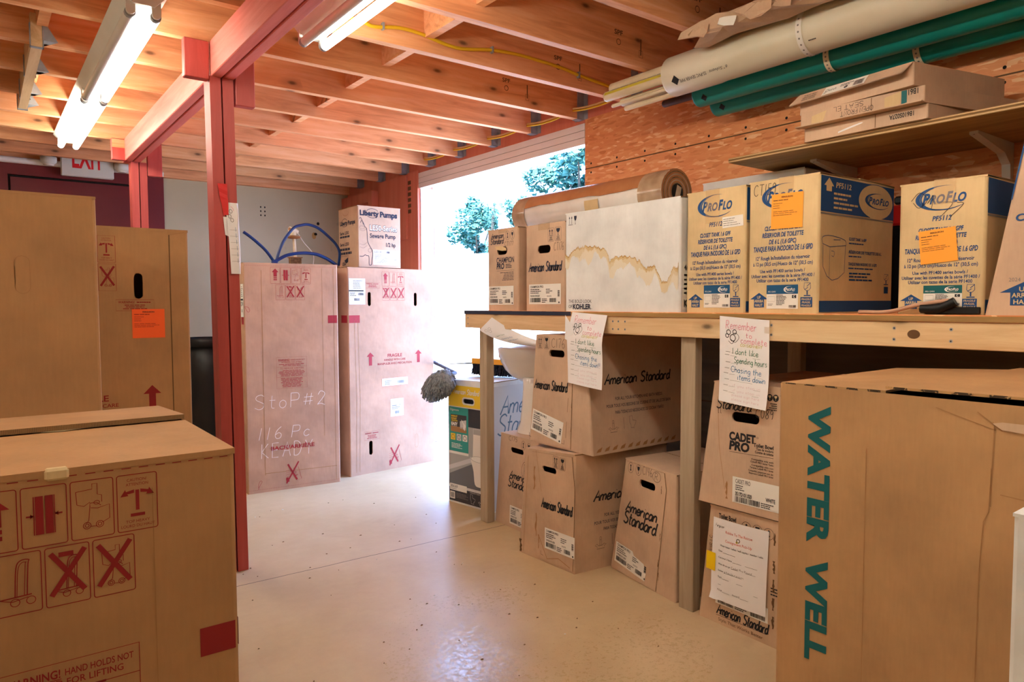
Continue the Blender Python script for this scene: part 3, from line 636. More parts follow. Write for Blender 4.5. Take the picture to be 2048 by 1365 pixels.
for y in (1.43, .905, -.2):
    m = MB(); h = .0125; pr = [(2.47, 1.628), (2.47, 1.619), (2.69, 1.588), (2.738, 1.556), (2.75, 1.46), (2.75, 1.3), (2.768, 1.3), (2.768, 1.628)]
    m.poly([(x, y - h, z) for x, z in pr], 'bracket_paint'); m.poly([(x, y + h, z) for x, z in pr][::-1], 'bracket_paint')
    for i in range(len(pr)):
        (a, b), (c, d) = pr[i], pr[(i + 1) % len(pr)]; m.poly([(a, y + h, b), (c, y + h, d), (c, y - h, d), (a, y - h, b)], 'bracket_paint')
    for q, z in ((2.477, 1.622), (2.70, 1.596)): m.oval(Fr((q, y, z), (0, -1, 0)), 0, 0, .005, .005, 'hole_dark', 0, 10, .004)
    m.build('bracket', t)
# ---------------------------------------------------------------- printed signs
def arrow_up(m, f, a, b, w_, h_, mat, head=.42, stem=.42):
    x = a + w_ / 2; hs = h_ * head; s = w_ * stem / 2
    m.fill(f, [(a, b + h_ - hs), (x - s, b + h_ - hs), (x - s, b), (x + s, b), (x + s, b + h_ - hs), (a + w_, b + h_ - hs), (x, b + h_)], mat)
def p_up(m, f, a, b, w_, h_, k='ink_red'):
    arrow_up(m, f, a + w_ * .15, b + h_ * .42, w_ * .7, h_ * .5, k, .45, .5); m.rect(f, a + w_ * .32, b + h_ * .31, w_ * .36, h_ * .07, k); m.rect(f, a + w_ * .32, b + h_ * .2, w_ * .36, h_ * .07, k)
def p_clamp(m, f, a, b, w_, h_, k='ink_red'):
    m.rect(f, a + w_ * .3, b + h_ * .2, w_ * .18, h_ * .64, k); m.rect(f, a + w_ * .52, b + h_ * .2, w_ * .18, h_ * .64, k)
    for x, y0, y1 in ((.27, .2, .84), (.725, .2, .84)): m.line(f, [(a + w_ * x, b + h_ * y0), (a + w_ * x, b + h_ * y1)], .0012, k)
    m.line(f, [(a + w_ * .1, b + h_ * .52), (a + w_ * .27, b + h_ * .52)], .002, k); m.line(f, [(a + w_ * .9, b + h_ * .52), (a + w_ * .73, b + h_ * .52)], .002, k)
    for s, x in ((1, .26), (-1, .74)): m.fill(f, [(a + w_ * (x - s * .07), b + h_ * .56), (a + w_ * (x - s * .07), b + h_ * .48), (a + w_ * x, b + h_ * .52)], k)
def p_fork(m, f, a, b, w_, h_, k='ink_red', sc=1):
    q = lambda *p: [(a + w_ * x, b + h_ * y) for x, y in p]
    for p in (q((.12, .82), (.5, .84), (.5, .93), (.62, .93), (.62, .74), (.72, .72), (.72, .6)), q((.12, .82), (.14, .6), (.3, .56), (.44, .62), (.44, .54)), q((.44, .54), (.4, .3), (.34, .26)), q((.46, .52), (.62, .5), (.9, .54), (.9, .3), (.72, .24)), q((.44, .2), (.6, .19)), q((.44, .6), (.6, .6), (.7, .54))): m.line(f, p, .0008, k)
    for x in (.36, .66):
        for r in (.09, .045): m.oval(f, a + w_ * x, b + h_ * .22, w_ * r, w_ * r, k, .0008, 12)
    m.oval(f, a + w_ * .6, b + h_ * .6, w_ * .07, w_ * .05, k, .0008, 10)
def p_truck(m, f, a, b, w_, h_, k='ink_red'):
    q = lambda *p: [(a + w_ * x, b + h_ * y) for x, y in p]
    m.line(f, catmull(q((.42, .28), (.46, .76), (.56, .88), (.74, .88), (.72, .8), (.68, .3)), 4), .0012, k); m.line(f, catmull(q((.46, .28), (.5, .72), (.58, .84), (.68, .84), (.66, .8), (.62, .3)), 4), .0008, k)
    m.line(f, q((.1, .28), (.78, .3)), .0014, k); m.line(f, q((.1, .28), (.36, .22), (.7, .26)), .0009, k)
    for x in (.42, .76): m.oval(f, a + w_ * x, b + h_ * .2, w_ * .1, w_ * .1, k, .0009, 12)
def p_top(m, f, a, b, w_, h_, k='ink_red', txt=True):
    x = a + w_ / 2; m.rect(f, x - w_ * .045, b + h_ * .36, w_ * .09, h_ * .36, k); m.rect(f, x - w_ * .18, b + h_ * .25, w_ * .36, h_ * .055, k)
    for s in (-1, 1):
        p = [(x + s * w_ * .08, b + h_ * .73), (x + s * w_ * .28, b + h_ * .7), (x + s * w_ * .3, b + h_ * .74), (x + s * w_ * .42, b + h_ * .62), (x + s * w_ * .22, b + h_ * .625), (x + s * w_ * .25, b + h_ * .655), (x + s * w_ * .08, b + h_ * .67)]
        m.fill(f, p if s < 0 else p[::-1], k)
    if txt:
        m.txt(f, 'CAUTION/', x, b + h_ * .88, h_ * .05, k, w_ * .5, 'C'); m.txt(f, 'ATTENTION', x, b + h_ * .8, h_ * .05, k, w_ * .56, 'C')
        m.txt(f, 'TOP HEAVY', x, b + h_ * .14, h_ * .05, k, w_ * .6, 'C'); m.txt(f, 'LOURD DU HAUT', x, b + h_ * .06, h_ * .05, k, w_ * .84, 'C')
def p_no(m, f, a, b, w_, h_, k='ink_red', kind=0):
    (p_fork if kind else p_truck)(m, f, a + w_ * .1, b, w_ * .86, h_ * .92, k)
    for x0, x1 in ((.12, .88), (.9, .12)): m.line(f, [(a + w_ * x0, b + h_ * .9), (a + w_ * x1, b + h_ * .2)] if x0 < .5 else [(a + w_ * x0, b + h_ * .92), (a + w_ * x1, b + h_ * .18)], w_ * .13, k, .0011 if x0 < .5 else .0015)
    if kind == 0: m.rect(f, a + w_ * .3, b + h_ * .82, w_ * .34, h_ * .08, k)
def picts(m, f, a, b, w_, h_, cells, k='ink_red'):
    for c, r, fn in cells:
        x = a + c * w_ * 1.09; y = b - r * h_ * 1.07; m.frame(f, x, y, w_, h_, .0011, k, w_ * .06); fn(m, f, x, y, w_, h_, k)
def no_squeeze(m, f, a, b, w_, h_, k='ink_redbox'):
    m.frame(f.sub(a + w_ * .62, b + h_ * .1, 14), 0, 0, w_ * .26, h_ * .62, .0012, k); m.frame(f.sub(a + w_ * .66, b + h_ * .13, 14), 0, 0, w_ * .2, h_ * .54, .0008, k)
    m.line(f, [(a + w_ * .05, b + h_ * .02), (a + w_ * .72, b + h_ * .98)], w_ * .08, k, .0011); m.line(f, [(a + w_ * .14, b + h_ * .9), (a + w_ * .62, b + h_ * .14)], w_ * .09, k, .0011)
    for i in range(4): m.line(f, [(a + w_ * .02, b + h_ * (.3 + i * .1)), (a + w_ * (.2 + .05 * i), b + h_ * (.34 + i * .1))], .0014, k)
    m.fill(f, [(a + w_ * .05, b + h_ * .05), (a + w_ * .22, b + h_ * .1), (a + w_ * .14, b + h_ * .3), (a + w_ * .02, b + h_ * .26)], k)
    for p in ((.5, .3, .66, .38), (.52, .5, .6, .5)): m.line(f, [(a + w_ * p[0], b + h_ * p[1]), (a + w_ * p[2], b + h_ * p[3])], .003, k)
def updown(m, f, a, b, w_, h_, k='ink_navy', kind=0, box=True):
    """this-way-up arrows (0) or wine glass (1), boxed with small print under"""
    if box: m.frame(f, a, b, w_, h_, .001, k, w_ * .1)
    y0 = b + (h_ * .42 if box else 0); hh = h_ * (.5 if box else 1)
    if kind == 0:
        for x in (.3, .7): arrow_up(m, f, a + w_ * (x - .14), y0 + hh * .14, w_ * .28, hh * .86, k, .4, .3)
        m.rect(f, a + w_ * .16, y0, w_ * .68, hh * .07, k)
    else: glass(m, f, a + w_ * .2, y0, w_ * .6, hh, k)
    if box: m.greek(f, a + w_ * .14, b + h_ * .05, w_ * .72, h_ * .32, 4, k, 'C', 3, .5)
def glass(m, f, a, b, w_, h_, k):
    x = a + w_ / 2; m.fill(f, [(a, b + h_), (a + w_ * .02, b + h_ * .72), (a + w_ * .25, b + h_ * .46), (x - w_ * .06, b + h_ * .42), (x - w_ * .06, b + h_ * .06), (a + w_ * .2, b), (a + w_ * .8, b), (x + w_ * .06, b + h_ * .06), (x + w_ * .06, b + h_ * .42), (a + w_ * .75, b + h_ * .46), (a + w_ * .98, b + h_ * .72), (a + w_, b + h_)], k)
def glass_line(m, f, a, b, w_, h_, k, wd=.0012):
    x = a + w_ / 2; m.line(f, [(a + w_ * .05, b + h_), (a + w_ * .95, b + h_), (a + w_, b + h_ * .6), (a + w_ * .7, b + h_ * .42), (a + w_ * .3, b + h_ * .42), (a, b + h_ * .6)], wd, k, None, True)
    m.line(f, [(a + w_ * .95, b + h_ * .97), (a + w_ * .45, b + h_ * .74), (a + w_ * .6, b + h_ * .66), (a + w_ * .1, b + h_ * .48)], wd * 1.3, k); m.rect(f, x - w_ * .09, b + h_ * .1, w_ * .18, h_ * .32, k); m.rect(f, a, b + h_ * .0, w_, h_ * .08, k)
def badge(m, f, x, y, rx, ry, k, kind=0):
    m.oval(f, x, y, rx, ry, k, .0012)
    if kind == 0:
        arrow_up(m, f, x - rx * .32, y, rx * .64, ry * .7, k, .5, .35); m.fill(f, [(x - rx * .32, y - ry * .3), (x, y - ry * .7), (x + rx * .32, y - ry * .3)], k); m.rect(f, x - rx * .11, y - ry * .3, rx * .22, ry * .35, k)
    else: glass(m, f, x - rx * .45, y - ry * .65, rx * .9, ry * 1.3, k)
SL = .28
def script(m, f, a, b, w_, h_, k, two=False, pen=None):
    """the flowing two-word signature on the toilet cartons"""
    pen = pen or h_ * .125
    if not two:
        m.hand(f, 'American', a, b + h_ * .12, h_ * .82, k, pen, w_ * .47, SL, .6); m.hand(f, 'Standard', a + w_ * .53, b + h_ * .12, h_ * .82, k, pen, w_ * .47, SL, .6)
    else:
        m.hand(f, 'American', a + w_ * .06, b + h_ * .52, h_ * .44, k, pen * .6, w_ * .9, SL, .6); m.hand(f, 'Standard', a, b + h_ * .02, h_ * .5, k, pen * .6, w_ * .96, SL, .6)
def proflo(m, f, a, b, w_, h_, k='ink_blue'):
    cx, cy = a + w_ * .52, b + h_ * .5
    def cres(t0, t1, th, ox=0, oy=0):
        o, i = [], []
        for q in range(31):
            t = t0 + (t1 - t0) * q / 30; g = math.sin(math.pi * q / 30) ** .8 * th
            o.append((cx + ox + w_ * .5 * math.cos(R(t)), cy + oy + h_ * .5 * math.sin(R(t)))); i.append((cx + ox + w_ * (.5 - g) * math.cos(R(t)), cy + oy + h_ * (.5 - g * .8) * math.sin(R(t))))
        vs = [f.P(x, y, m.L) for x, y in o + i]; m.add(vs, [(q, q + 1, 32 + q, 31 + q) for q in range(30)], k)
    cres(68, 325, .085); cres(95, 285, .03, w_ * .09, 0)
    m.txt(f, 'P', a + w_ * .15, b + h_ * .3, h_ * .42, k, w_ * .15, bold=.04, shear=.3); m.txt(f, 'RO', a + w_ * .29, b + h_ * .3, h_ * .34, k, w_ * .28, bold=.04, shear=.3)
    m.txt(f, 'F', a + w_ * .58, b + h_ * .3, h_ * .42, k, w_ * .14, bold=.04, shear=.3); m.txt(f, 'LO', a + w_ * .70, b + h_ * .3, h_ * .34, k, w_ * .25, bold=.04, shear=.3)
def arrow_box(m, f, a, b, w_, h_, k='ink_blue', t='label_sand'):
    m.fill(f, [(a, b + h_ * .55), (a + w_ * .22, b + h_ * .55), (a + w_ * .22, b), (a + w_ * .78, b), (a + w_ * .78, b + h_ * .55), (a + w_, b + h_ * .55), (a + w_ / 2, b + h_)], k)
    x = a + w_ / 2
    for s, y, q in (('UP', .6, .2), ('ARRIBA', .34, .5), ('HAUT', .06, .42)): m.txt(f, s, x, b + h_ * y, h_ * .19, 'kraft_light', w_ * q, 'C', .02, 0, .0014)
def fragile(m, f, a, b, w_, h_, k='ink_blue'):
    m.rect(f, a, b, w_, h_, k)
    for i, s in enumerate(('FRAGILE', 'FRÁGIL', 'FRAGILE')): m.txt(f, s, a + w_ / 2, b + h_ * (.7 - .31 * i), h_ * .19, 'kraft_light', w_ * (.84 - (.1 if i == 1 else 0)), 'C', .02, .2, .0014)
def lab_champ(title, num, w_, h_, white=True, seed=1):
    def d(m, f):
        k = 'ink_black'; m.txt(f, title, w_ * .05, h_ * .82, h_ * .11, k, w_ * .42, bold=.01); m.greek(f, w_ * .05, h_ * .52, w_ * .36, h_ * .26, 3, k, 'L', seed, .4); m.greek(f, w_ * .55, h_ * .52, w_ * .2, h_ * .26, 3, k, 'L', seed + 3, .4)
        m.txt(f, num, w_ * .05, h_ * .38, h_ * .08, k, w_ * .3, bold=.02)
        if white: m.txt(f, 'WHITE', w_ * .58, h_ * .36, h_ * .07, k, w_ * .14)
        m.bars(f, w_ * .05, h_ * .1, w_ * .32, h_ * .22, k, seed); m.greek(f, w_ * .42, h_ * .06, w_ * .2, h_ * .24, 3, k, 'L', seed + 5); m.bars(f, w_ * .66, h_ * .1, w_ * .2, h_ * .2, k, seed + 1)
        for i in range(9): m.rect(f, w_ * .91, h_ * (.36 + i * .035), w_ * .06, h_ * (.012 + .01 * (i % 3)), k)
        m.oval(f, w_ * .95, h_ * .09, h_ * .045, h_ * .045, k, 0, 12)
    return d
def lab_proflo(w_, h_, blue):
    def d(m, f):
        m.rect(f, 0, h_ * .62, w_, h_ * .38, blue, .0006); f2 = f.sub(0, 0, 0, .0006); proflo(m, f2, w_ * .55, h_ * .66, w_ * .38, h_ * .28, 'ink_white'); m.txt(f2, 'PF5112WH', w_ * .05, h_ * .68, h_ * .07, 'ink_white', w_ * .25, shear=.2)
        m.greek(f, w_ * .32, h_ * .14, w_ * .34, h_ * .46, 8, 'ink_black', 'L', 4, .42); m.frame(f, w_ * .05, h_ * .3, w_ * .22, h_ * .22, .0006, 'ink_grey'); m.greek(f, w_ * .05, h_ * .12, w_ * .24, h_ * .1, 2, 'ink_grey', 'L', 7)
        m.rect(f, w_ * .82, h_ * .44, w_ * .13, h_ * .13, 'ink_black'); m.txt(f, 'C', w_ * .885, h_ * .465, h_ * .085, 'ink_white', w_ * .05, 'C', .03, 0, .0014); m.bars(f, w_ * .72, h_ * .05, w_ * .22, h_ * .1, 'ink_black', 3)
    return d
def post_it(w_, h_, k='ink_fold'):
    def d(m, f):
        m.txt(f, 'FERGUSON', w_ * .5, h_ * .88, h_ * .045, 'ink_black', w_ * .36, 'C', .02); m.greek(f, w_ * .06, h_ * .78, w_ * .78, h_ * .07, 1, k, 'L', 1, .3); m.greek(f, w_ * .06, h_ * .56, w_ * .3, h_ * .2, 3, k, 'L', 2, .2); m.greek(f, w_ * .06, h_ * .36, w_ * .8, h_ * .16, 3, k, 'L', 5, .22)
    return d
def lab_ship(w_, h_, seed=2):
    def d(m, f):
        m.frame(f, 0, 0, w_, h_, .0008, 'ink_grey'); m.frame(f, w_ * .05, h_ * .74, w_ * .14, h_ * .12, .0015, 'ink_black'); m.greek(f, w_ * .25, h_ * .6, w_ * .6, h_ * .34, 6, 'ink_grey', 'L', seed); m.rect(f, 0, h_ * .5, w_ * .9, h_ * .05, 'ink_black'); m.greek(f, w_ * .06, h_ * .32, w_ * .5, h_ * .15, 3, 'ink_black', 'L', seed + 1); m.bars(f, w_ * .55, h_ * .35, w_ * .35, h_ * .1, 'ink_black', seed); m.bars(f, w_ * .3, h_ * .14, w_ * .34, h_ * .1, 'ink_black', seed + 4)
    return d
def warning(m, f, a, b, w_, h_, k='ink_redbox', full=True):
    m.frame(f, a, b, w_, h_, .001, k)
    if full:
        m.txt(f, 'WARNING!', a + w_ * .05, b + h_ * .88, h_ * .06, k, w_ * .38, bold=.02); m.line(f, [(a + w_ * .05, b + h_ * .865), (a + w_ * .43, b + h_ * .865)], .001, k); m.txt(f, 'HAND HOLDS NOT', a + w_ * .46, b + h_ * .885, h_ * .045, k, w_ * .48); m.txt(f, 'INTENDED FOR LIFTING', a + w_ / 2, b + h_ * .81, h_ * .045, k, w_ * .66, 'C')
        m.greek(f, a + w_ * .07, b + h_ * .71, w_ * .86, h_ * .08, 2, k, 'C', 2); m.line(f, [(a, b + h_ * .69), (a + w_, b + h_ * .69)], .0008, k); m.txt(f, 'TO REMOVE CARTON', a + w_ / 2, b + h_ * .615, h_ * .05, k, w_ * .76, 'C'); m.greek(f, a + w_ * .04, b + h_ * .38, w_ * .92, h_ * .21, 6, k, 'C', 4); m.line(f, [(a, b + h_ * .36), (a + w_, b + h_ * .36)], .0008, k); m.greek(f, a + w_ * .1, b + h_ * .03, w_ * .8, h_ * .31, 7, k, 'C', 6)
    else:
        m.txt(f, 'WARNING!', a + w_ * .06, b + h_ * .68, h_ * .2, k, w_ * .42, bold=.02); m.greek(f, a + w_ * .54, b + h_ * .66, w_ * .4, h_ * .22, 1, k); m.greek(f, a + w_ * .08, b + h_ * .1, w_ * .84, h_ * .5, 3, k, 'C', 3)
def crease(m, f, pts, wd=.0022, k='ink_crease'): m.line(f, pts, wd, k)
def seam(m, f, x, b, t, k='ink_fold', wd=.0035): m.line(f, [(x, b), (x, t)], wd, k)

# ---------------------------------------------------------------- water heater cartons on the left
HH = 1.338
c = Carton('shipping_carton', 'low brown carton nearest the viewer at left, red handling signs, loose top flaps', *fbox(-.26, .281, 1.02, 0, .898, .525), 'kraft_plain', group=None, lift=(.001, .0105), gap=.002, seam=.57)
m, f = c.body, c.fr[0]
picts(m, f, .242, .8075, .0465, .0735, [(0, 0, p_up), (1, 0, p_clamp), (2, 0, p_fork), (3, 0, p_top)]); picts(m, f, .264, .8085, .0465, .0735, [(0, 1, p_truck), (1, 1, lambda *z: p_no(*z, kind=0)), (2, 1, lambda *z: p_no(*z, kind=1))])
m.rect(f, .489, .614, .047, .04, 'ink_red'); m.rect(c.fr[1], .006, .614, .05, .04, 'ink_red')
f2 = f; m.frame(f2, .255, .48, .159, .178, .0012, 'ink_red'); m.line(f2, [(.255, .62), (.414, .62)], .001, 'ink_red'); m.txt(f2, 'WARNING!', .268, .639, .0105, 'ink_red', .058, bold=.02); m.line(f2, [(.268, .637), (.327, .637)], .001, 'ink_red'); m.txt(f2, 'HAND HOLDS NOT', .331, .640, .0085, 'ink_red', .076, bold=.01); m.txt(f2, 'INTENDED FOR LIFTING', .335, .6275, .0085, 'ink_red', .12, 'C', .01); m.greek(f2, .27, .61, .13, .013, 2, 'ink_red', 'C', 3); m.txt(f2, 'TO REMOVE CARTON', .335, .595, .009, 'ink_red', .12, 'C'); m.greek(f2, .265, .5, .14, .08, 8, 'ink_red', 'C', 5)
for i in range(26): m.rect(f, .02 + i * .02, .889, .011, .0012, 'ink_red')
for x in (.435,): crease(m, f, [(x, .02), (x, .86)], .0012)
c.done()
for nm, a, b, s in (('torn_patch', .10, .3, 1), ('torn_patch', .17, .33, .8), ('torn_patch', .06, .36, .7)):
    t = MB(); ff = Fr((.281 - .26 + a - .02, 1.02 + b, .9005), (1, 0, 0), (0, 1, 0)); t.fill(ff, [(-.03 * s, 0), (0, -.008 * s), (.03 * s, .002), (.036 * s, .012), (.01 * s, .010), (-.012 * s, .016 * s)], 'kraft_light', .001); t.line(ff, catmull([(-.03 * s, 0), (0, -.008 * s), (.03 * s, .002)], 4), .0016, 'ink_fold', .0016); c.part(nm, t)
t = MB(); t.box((.057, 1.0165, .886), (.083, 1.03, .901), 'kraft_light', .003); c.part('strap_corner', t)

c = Carton('shipping_carton', 'tall plain brown carton behind the low one at far left, punched oval on it', *fbox(-.34, .212, 1.78, 0, 1.334, .56), 'kraft_plain', rim=0, lift=(.004, .008))
m, f = c.body, c.fr[0]; m.line(f, [(.403, 1.145), (.403, 1.18)] , .001, 'ink_crease'); m.frame(f, .403, 1.125, .026, .078, .0011, 'ink_crease', .0128); c.done()

c = Carton('shipping_carton', 'tall brown carton with an orange slip and a slot, second from the left', *fbox(-.005, .546, 2.45, 0, HH, .48), 'kraft_plain', holes=((0, .392, 1.12, .025, .079),), lift=(.003, .01))
m, f = c.body, c.fr[0]
m.frame(f, .297, 1.23, .047, .08, .0011, 'ink_red'); p_top(m, f, .297, 1.23, .047, .08); m.frame(f, .297, 1.144, .047, .081, .0011, 'ink_red'); p_no(m, f, .297, 1.144, .047, .081, 'ink_red', 1)
warning(m, f, .341, 1.083, .106, .034, 'ink_red', False); m.line(f, [(.495, .02), (.495, 1.322)], .003, 'ink_fold'); m.line(f, [(.495, 1.322), (.54, 1.332)], .002, 'ink_crease')
arrow_up(m, f, .409, .7, .051, .149, 'ink_red', .18, .38); m.txt(f, 'FRAGILE', .314, .808, .018, 'ink_red', .112, 'R', .02); m.txt(f, 'HANDLE WITH CARE', .34, .789, .011, 'ink_red', .17, 'R', .01); m.txt(f, 'MANIPULER AVEC PRÉCAUTION', .383, .766, .011, 'ink_red', .26, 'R', .01)
c.done(); c.sheet('order_slip', 0, .384, .998, .092, .09, 'sticker_red', post_it(.092, .09, 'ink_red'), 0, 'orange order slip')

d1 = V((.546, -.044, 0)).normalized(); n1 = V((.044, .546, 0)).normalized(); p0 = V((1.213, 4.152, 0)); p1 = p0 + d1 * .552
c = Carton('water_heater_carton', 'tall brown carton chalked STOP 2 beside the front red post', [p0, p1, p1 + n1 * .5, p0 + n1 * .5], [q + V((0, 0, 1.341)) for q in (p0, p1, p1 + n1 * .5, p0 + n1 * .5)], 'kraft_rose', group='water heater cartons by the doorway', lift=(.002, .006))
m, f = c.body, c.fr[0]; k = 'ink_redbox'
picts(m, f, .152, 1.224, .055, .095, [(0, 0, p_up), (1, 0, p_clamp), (2, 0, p_fork), (3, 0, p_top)], k); picts(m, f, .181, 1.224, .053, .09, [(0, 1, p_truck), (1, 1, lambda *z: p_no(*z, kind=0)), (2, 1, lambda *z: p_no(*z, kind=1))], k)
m.rect(f, .488, .987, .057, .047, k); m.rect(c.fr[3], c.fr[3].P(0, 0).length * 0 + .44, .987, .055, .047, k); warning(m, f, .176, .605, .178, .185, k)
m.hand(f, 'StoP#2', .045, .49, .085, 'chalk', .0032, .42, .05, 2.6); m.hand(f, '116 Pc', .06, .31, .07, 'chalk', .0032, .3, .15, 3); m.hand(f, 'KEADY', .08, .2, .085, 'chalk', .0034, .3, .05, 3.4)
m.txt(f, 'BACK/ARRIÈRE', .135, .243, .022, k, .257, bold=.03); no_squeeze(m, f, .215, .033, .11, .13, k)
crease(m, f, [(.1, .2), (.1, 1.3)], .003); crease(m, f, [(.1, .11), (.53, .105)], .003); crease(m, f, [(.1, .1), (.1, .2)], .003); crease(m, f, [(.455, .3), (.455, 1.32)], .0015); crease(m, f, [(.525, .02), (.525, 1.32)], .002)
m.line(f, catmull([(.005, 1.09), (.02, 1.06), (.032, 1.065), (.025, 1.085), (.005, 1.09)], 4), .002, k); m.line(f, catmull([(.06, .03), (.072, .05), (.08, .065), (.07, .07), (.06, .05), (.06, .02)], 4), .0018, k)
for i in range(54): m.rect(f, .008 + i * .01, 1.326, .006, .0012, k); m.rect(f, .008 + i * .01, .018, .006, .0012, k)
c.done()
c.sheet('shipping_label', 3, .43, 1.03, .07, .19, 'label_white', lab_ship(.07, .19, 8), 0, 'white shipping label')
d2 = V((.667, .08, 0)).normalized(); n2 = V((-.08, .667, 0)).normalized(); p0 = V((1.859, 4.178, 0)); p1 = p0 + d2 * .674; B4 = [p0, p1, p1 + n2 * .58, p0 + n2 * .58]
c = Carton('water_heater_carton', 'tall brown carton at the left doorway edge, two arrows and FRAGILE printed on it', B4, [q + V((0, 0, 1.334)) for q in B4], 'kraft_rose', group='water heater cartons by the doorway', holes=((0, .146, 1.09, .024, .09), (0, .51, 1.088, .024, .09), (0, .142, .12, .026, .093)), lift=(.004, .003))
m, f = c.body, c.fr[0]
picts(m, f, .256, 1.221, .055, .092, [(0, 0, p_up), (1, 0, p_truck), (2, 0, p_top)], k); picts(m, f, .258, 1.222, .055, .09, [(0, 1, lambda *z: p_no(*z, kind=0)), (1, 1, lambda *z: p_no(*z, kind=1)), (2, 1, lambda *z: p_no(*z, kind=1))], k)
warning(m, f, .13, 1.206, .108, .035, k, False); m.rect(f, .008, .983, .077, .048, k); m.rect(c.fr[3], .5, .983, .07, .048, k)
for a in (.132, .514): arrow_up(m, f, a, .704, .056, .085, k, .32, .42)
m.txt(f, 'FRAGILE', .35, .752, .021, k, .115, 'C', .02); m.txt(f, 'HANDLE WITH CARE', .35, .727, .014, k, .17, 'C', .01); m.txt(f, 'MANIPULER AVEC PRÉCAUTION', .35, .702, .014, k, .272, 'C', .01)
warning(m, f, .104, .22, .12, .055, k, False); no_squeeze(m, f, .292, .025, .117, .135, k); m.frame(f, .506, .118, .026, .092, .0012, 'ink_crease', .0128)
for x in (.045, .07): crease(m, f, [(x, .02), (x + .01, .5), (x, 1.0)], .0018)
c.done()
c.sheet('shipping_label', 0, .009, 1.1, .119, .165, 'label_white', lab_ship(.119, .165, 2), 0, 'white shipping label'); c.sheet('barcode_label', 0, .247, .56, .204, .052, 'label_white', lambda m, f: (m.frame(f, 0, 0, .204, .052, .001, 'ink_redbox'), m.greek(f, .02, .008, .06, .03, 3, 'ink_grey'), m.bars(f, .12, .012, .055, .02, 'ink_grey', 5)), 0, 'white barcode label')
c.sheet('serial_label', 0, .31, .353, .104, .117, 'label_white', lambda m, f: (m.greek(f, .012, .065, .04, .014, 1, 'ink_grey'), m.greek(f, .07, .07, .01, .012, 1, 'ink_grey'), m.bars(f, .034, .016, .035, .02, 'ink_grey', 6), m.greek(f, .01, .045, .07, .02, 2, 'ink_grey')), 0, 'white serial label')

c = Carton('pump_carton', 'printed carton with an outlined pump on it, atop the tall carton by the doorway', *fbox(1.962, 2.27, 4.24, 1.341, 1.735, .3), 'kraft_tan', lift=(.002, .001))
m, f, g = c.body, c.fr[0], c.fr[3]; s = .975; q = 'ink_navy'
m.txt(f, 'Liberty', .016, .334, .032, q, .135, bold=.05); m.txt(f, 'Pumps', .158, .33, .034, q, .126, bold=.05); m.oval(f, .105, .35, .045, .03, q, .003, 20, None, 30, 330)
m.txt(f, 'LE50-Series', .083, .238, .037, q, .2, bold=.045); m.txt(f, 'LE50-Series', .085, .24, .034, 'ink_white', .196, bold=.012, l=.0014); m.txt(f, 'Sewage Pump', .085, .192, .028, q, .185, bold=.02); m.txt(f, '1/2 hp', .2, .138, .026, q, .07, bold=.02)
pw = [(.02, .285), (.03, .30), (.042, .28), (.05, .262), (.062, .25), (.066, .22), (.068, .17), (.082, .14), (.1, .11), (.103, .08), (.098, .055), (.094, .02), (.078, .018), (.076, .07), (.06, .075), (.05, .08), (.035, .07), (.012, .07)]
m.line(f, catmull(pw, 4), .0034, q); m.line(f, catmull([(.012, .31), (.022, .318), (.034, .295), (.04, .275)], 4), .003, q)
for z in (.15, .13, .24): m.line(f, catmull([(.012, z), (.04, z - .006), (.066, z + .012)], 4), .001, q)
m.oval(f, .085, .11, .013, .012, q, .0012); m.oval(f, .03, .255, .018, .01, q, .001)
m.txt(g, 'Liberty', .03, .285, .026, q, .12, bold=.05); m.txt(g, 'Pumps', .155, .283, .026, q, .11, bold=.05); m.oval(g, .1, .3, .045, .026, q, .003, 20, None, 30, 330)
m.txt(g, 'Serie LE50', .025, .222, .02, q, .14, bold=.03); m.greek(g, .025, .198, .24, .018, 1, q, 'L', 3, .7); m.txt(g, 'Serie LE50', .025, .148, .02, q, .14, bold=.03); m.greek(g, .025, .085, .19, .052, 2, q, 'L', 5, .6); m.frame(g, .04, .01, .12, .07, .002, q); m.txt(g, 'USA', .055, .018, .022, q, .06, bold=.03); m.fill(g, [(.09, .05), (.15, .07), (.15, .04), (.12, .03)], q)
m.oval(g, .12, .365, .045, .02, 'ink_crease', .002, 14, None, 180, 360)
c.done(); c.sheet('product_label', 0, .106, .018, .186, .098, 'label_white', lambda m, f: (m.txt(f, 'LE51A', .01, .078, .012, q, .05), m.bars(f, .095, .076, .025, .014, q, 2), m.greek(f, .01, .012, .11, .055, 8, 'ink_grey', 'L', 3, .3), m.txt(f, '16', .155, .03, .013, q, .012)), 0, 'white product label')
# ---------------------------------------------------------------- cartons on the bench, left to right
K = 'ink_navy'
def cust_bowl(m, f, a, b, w_, h_, k, seed): m.greek(f, a, b, w_, h_, 6, k, 'R', seed, .4)
GB = 'toilet cartons on the bench'
c = Carton('toilet_tank_carton', 'narrow brown carton at the doorway end of the bench, its slot flap pushed in', *rbox(2.0, 2.6, 2.843, BT, 1.456, .42), 'kraft_tan', group=GB, holes=((0, .077, .266, .081, .038),), lift=(.002, .004))
m, f = c.body, c.fr[0]; z = 0
script(m, f, .023, .318, .11, .055, K, True); badge(m, f, .162, .354, .017, .021, K, 0); badge(m, f, .199, .353, .016, .02, K, 1); m.hand(f, 'CT177', .138, .305, .02, 'pencil', .0018, .068)
m.txt(f, 'CHAMPION', .073, .227, .026, K, .139, bold=.02); m.txt(f, 'PRO', .073, .199, .026, K, .062, bold=.04, shear=.1); m.greek(f, .147, .2, .062, .022, 3, K, 'L', 1, .5); m.line(f, [(.073, .19), (.213, .19)], .001, K); m.greek(f, .1, .142, .11, .042, 6, K, 'R', 2, .35)
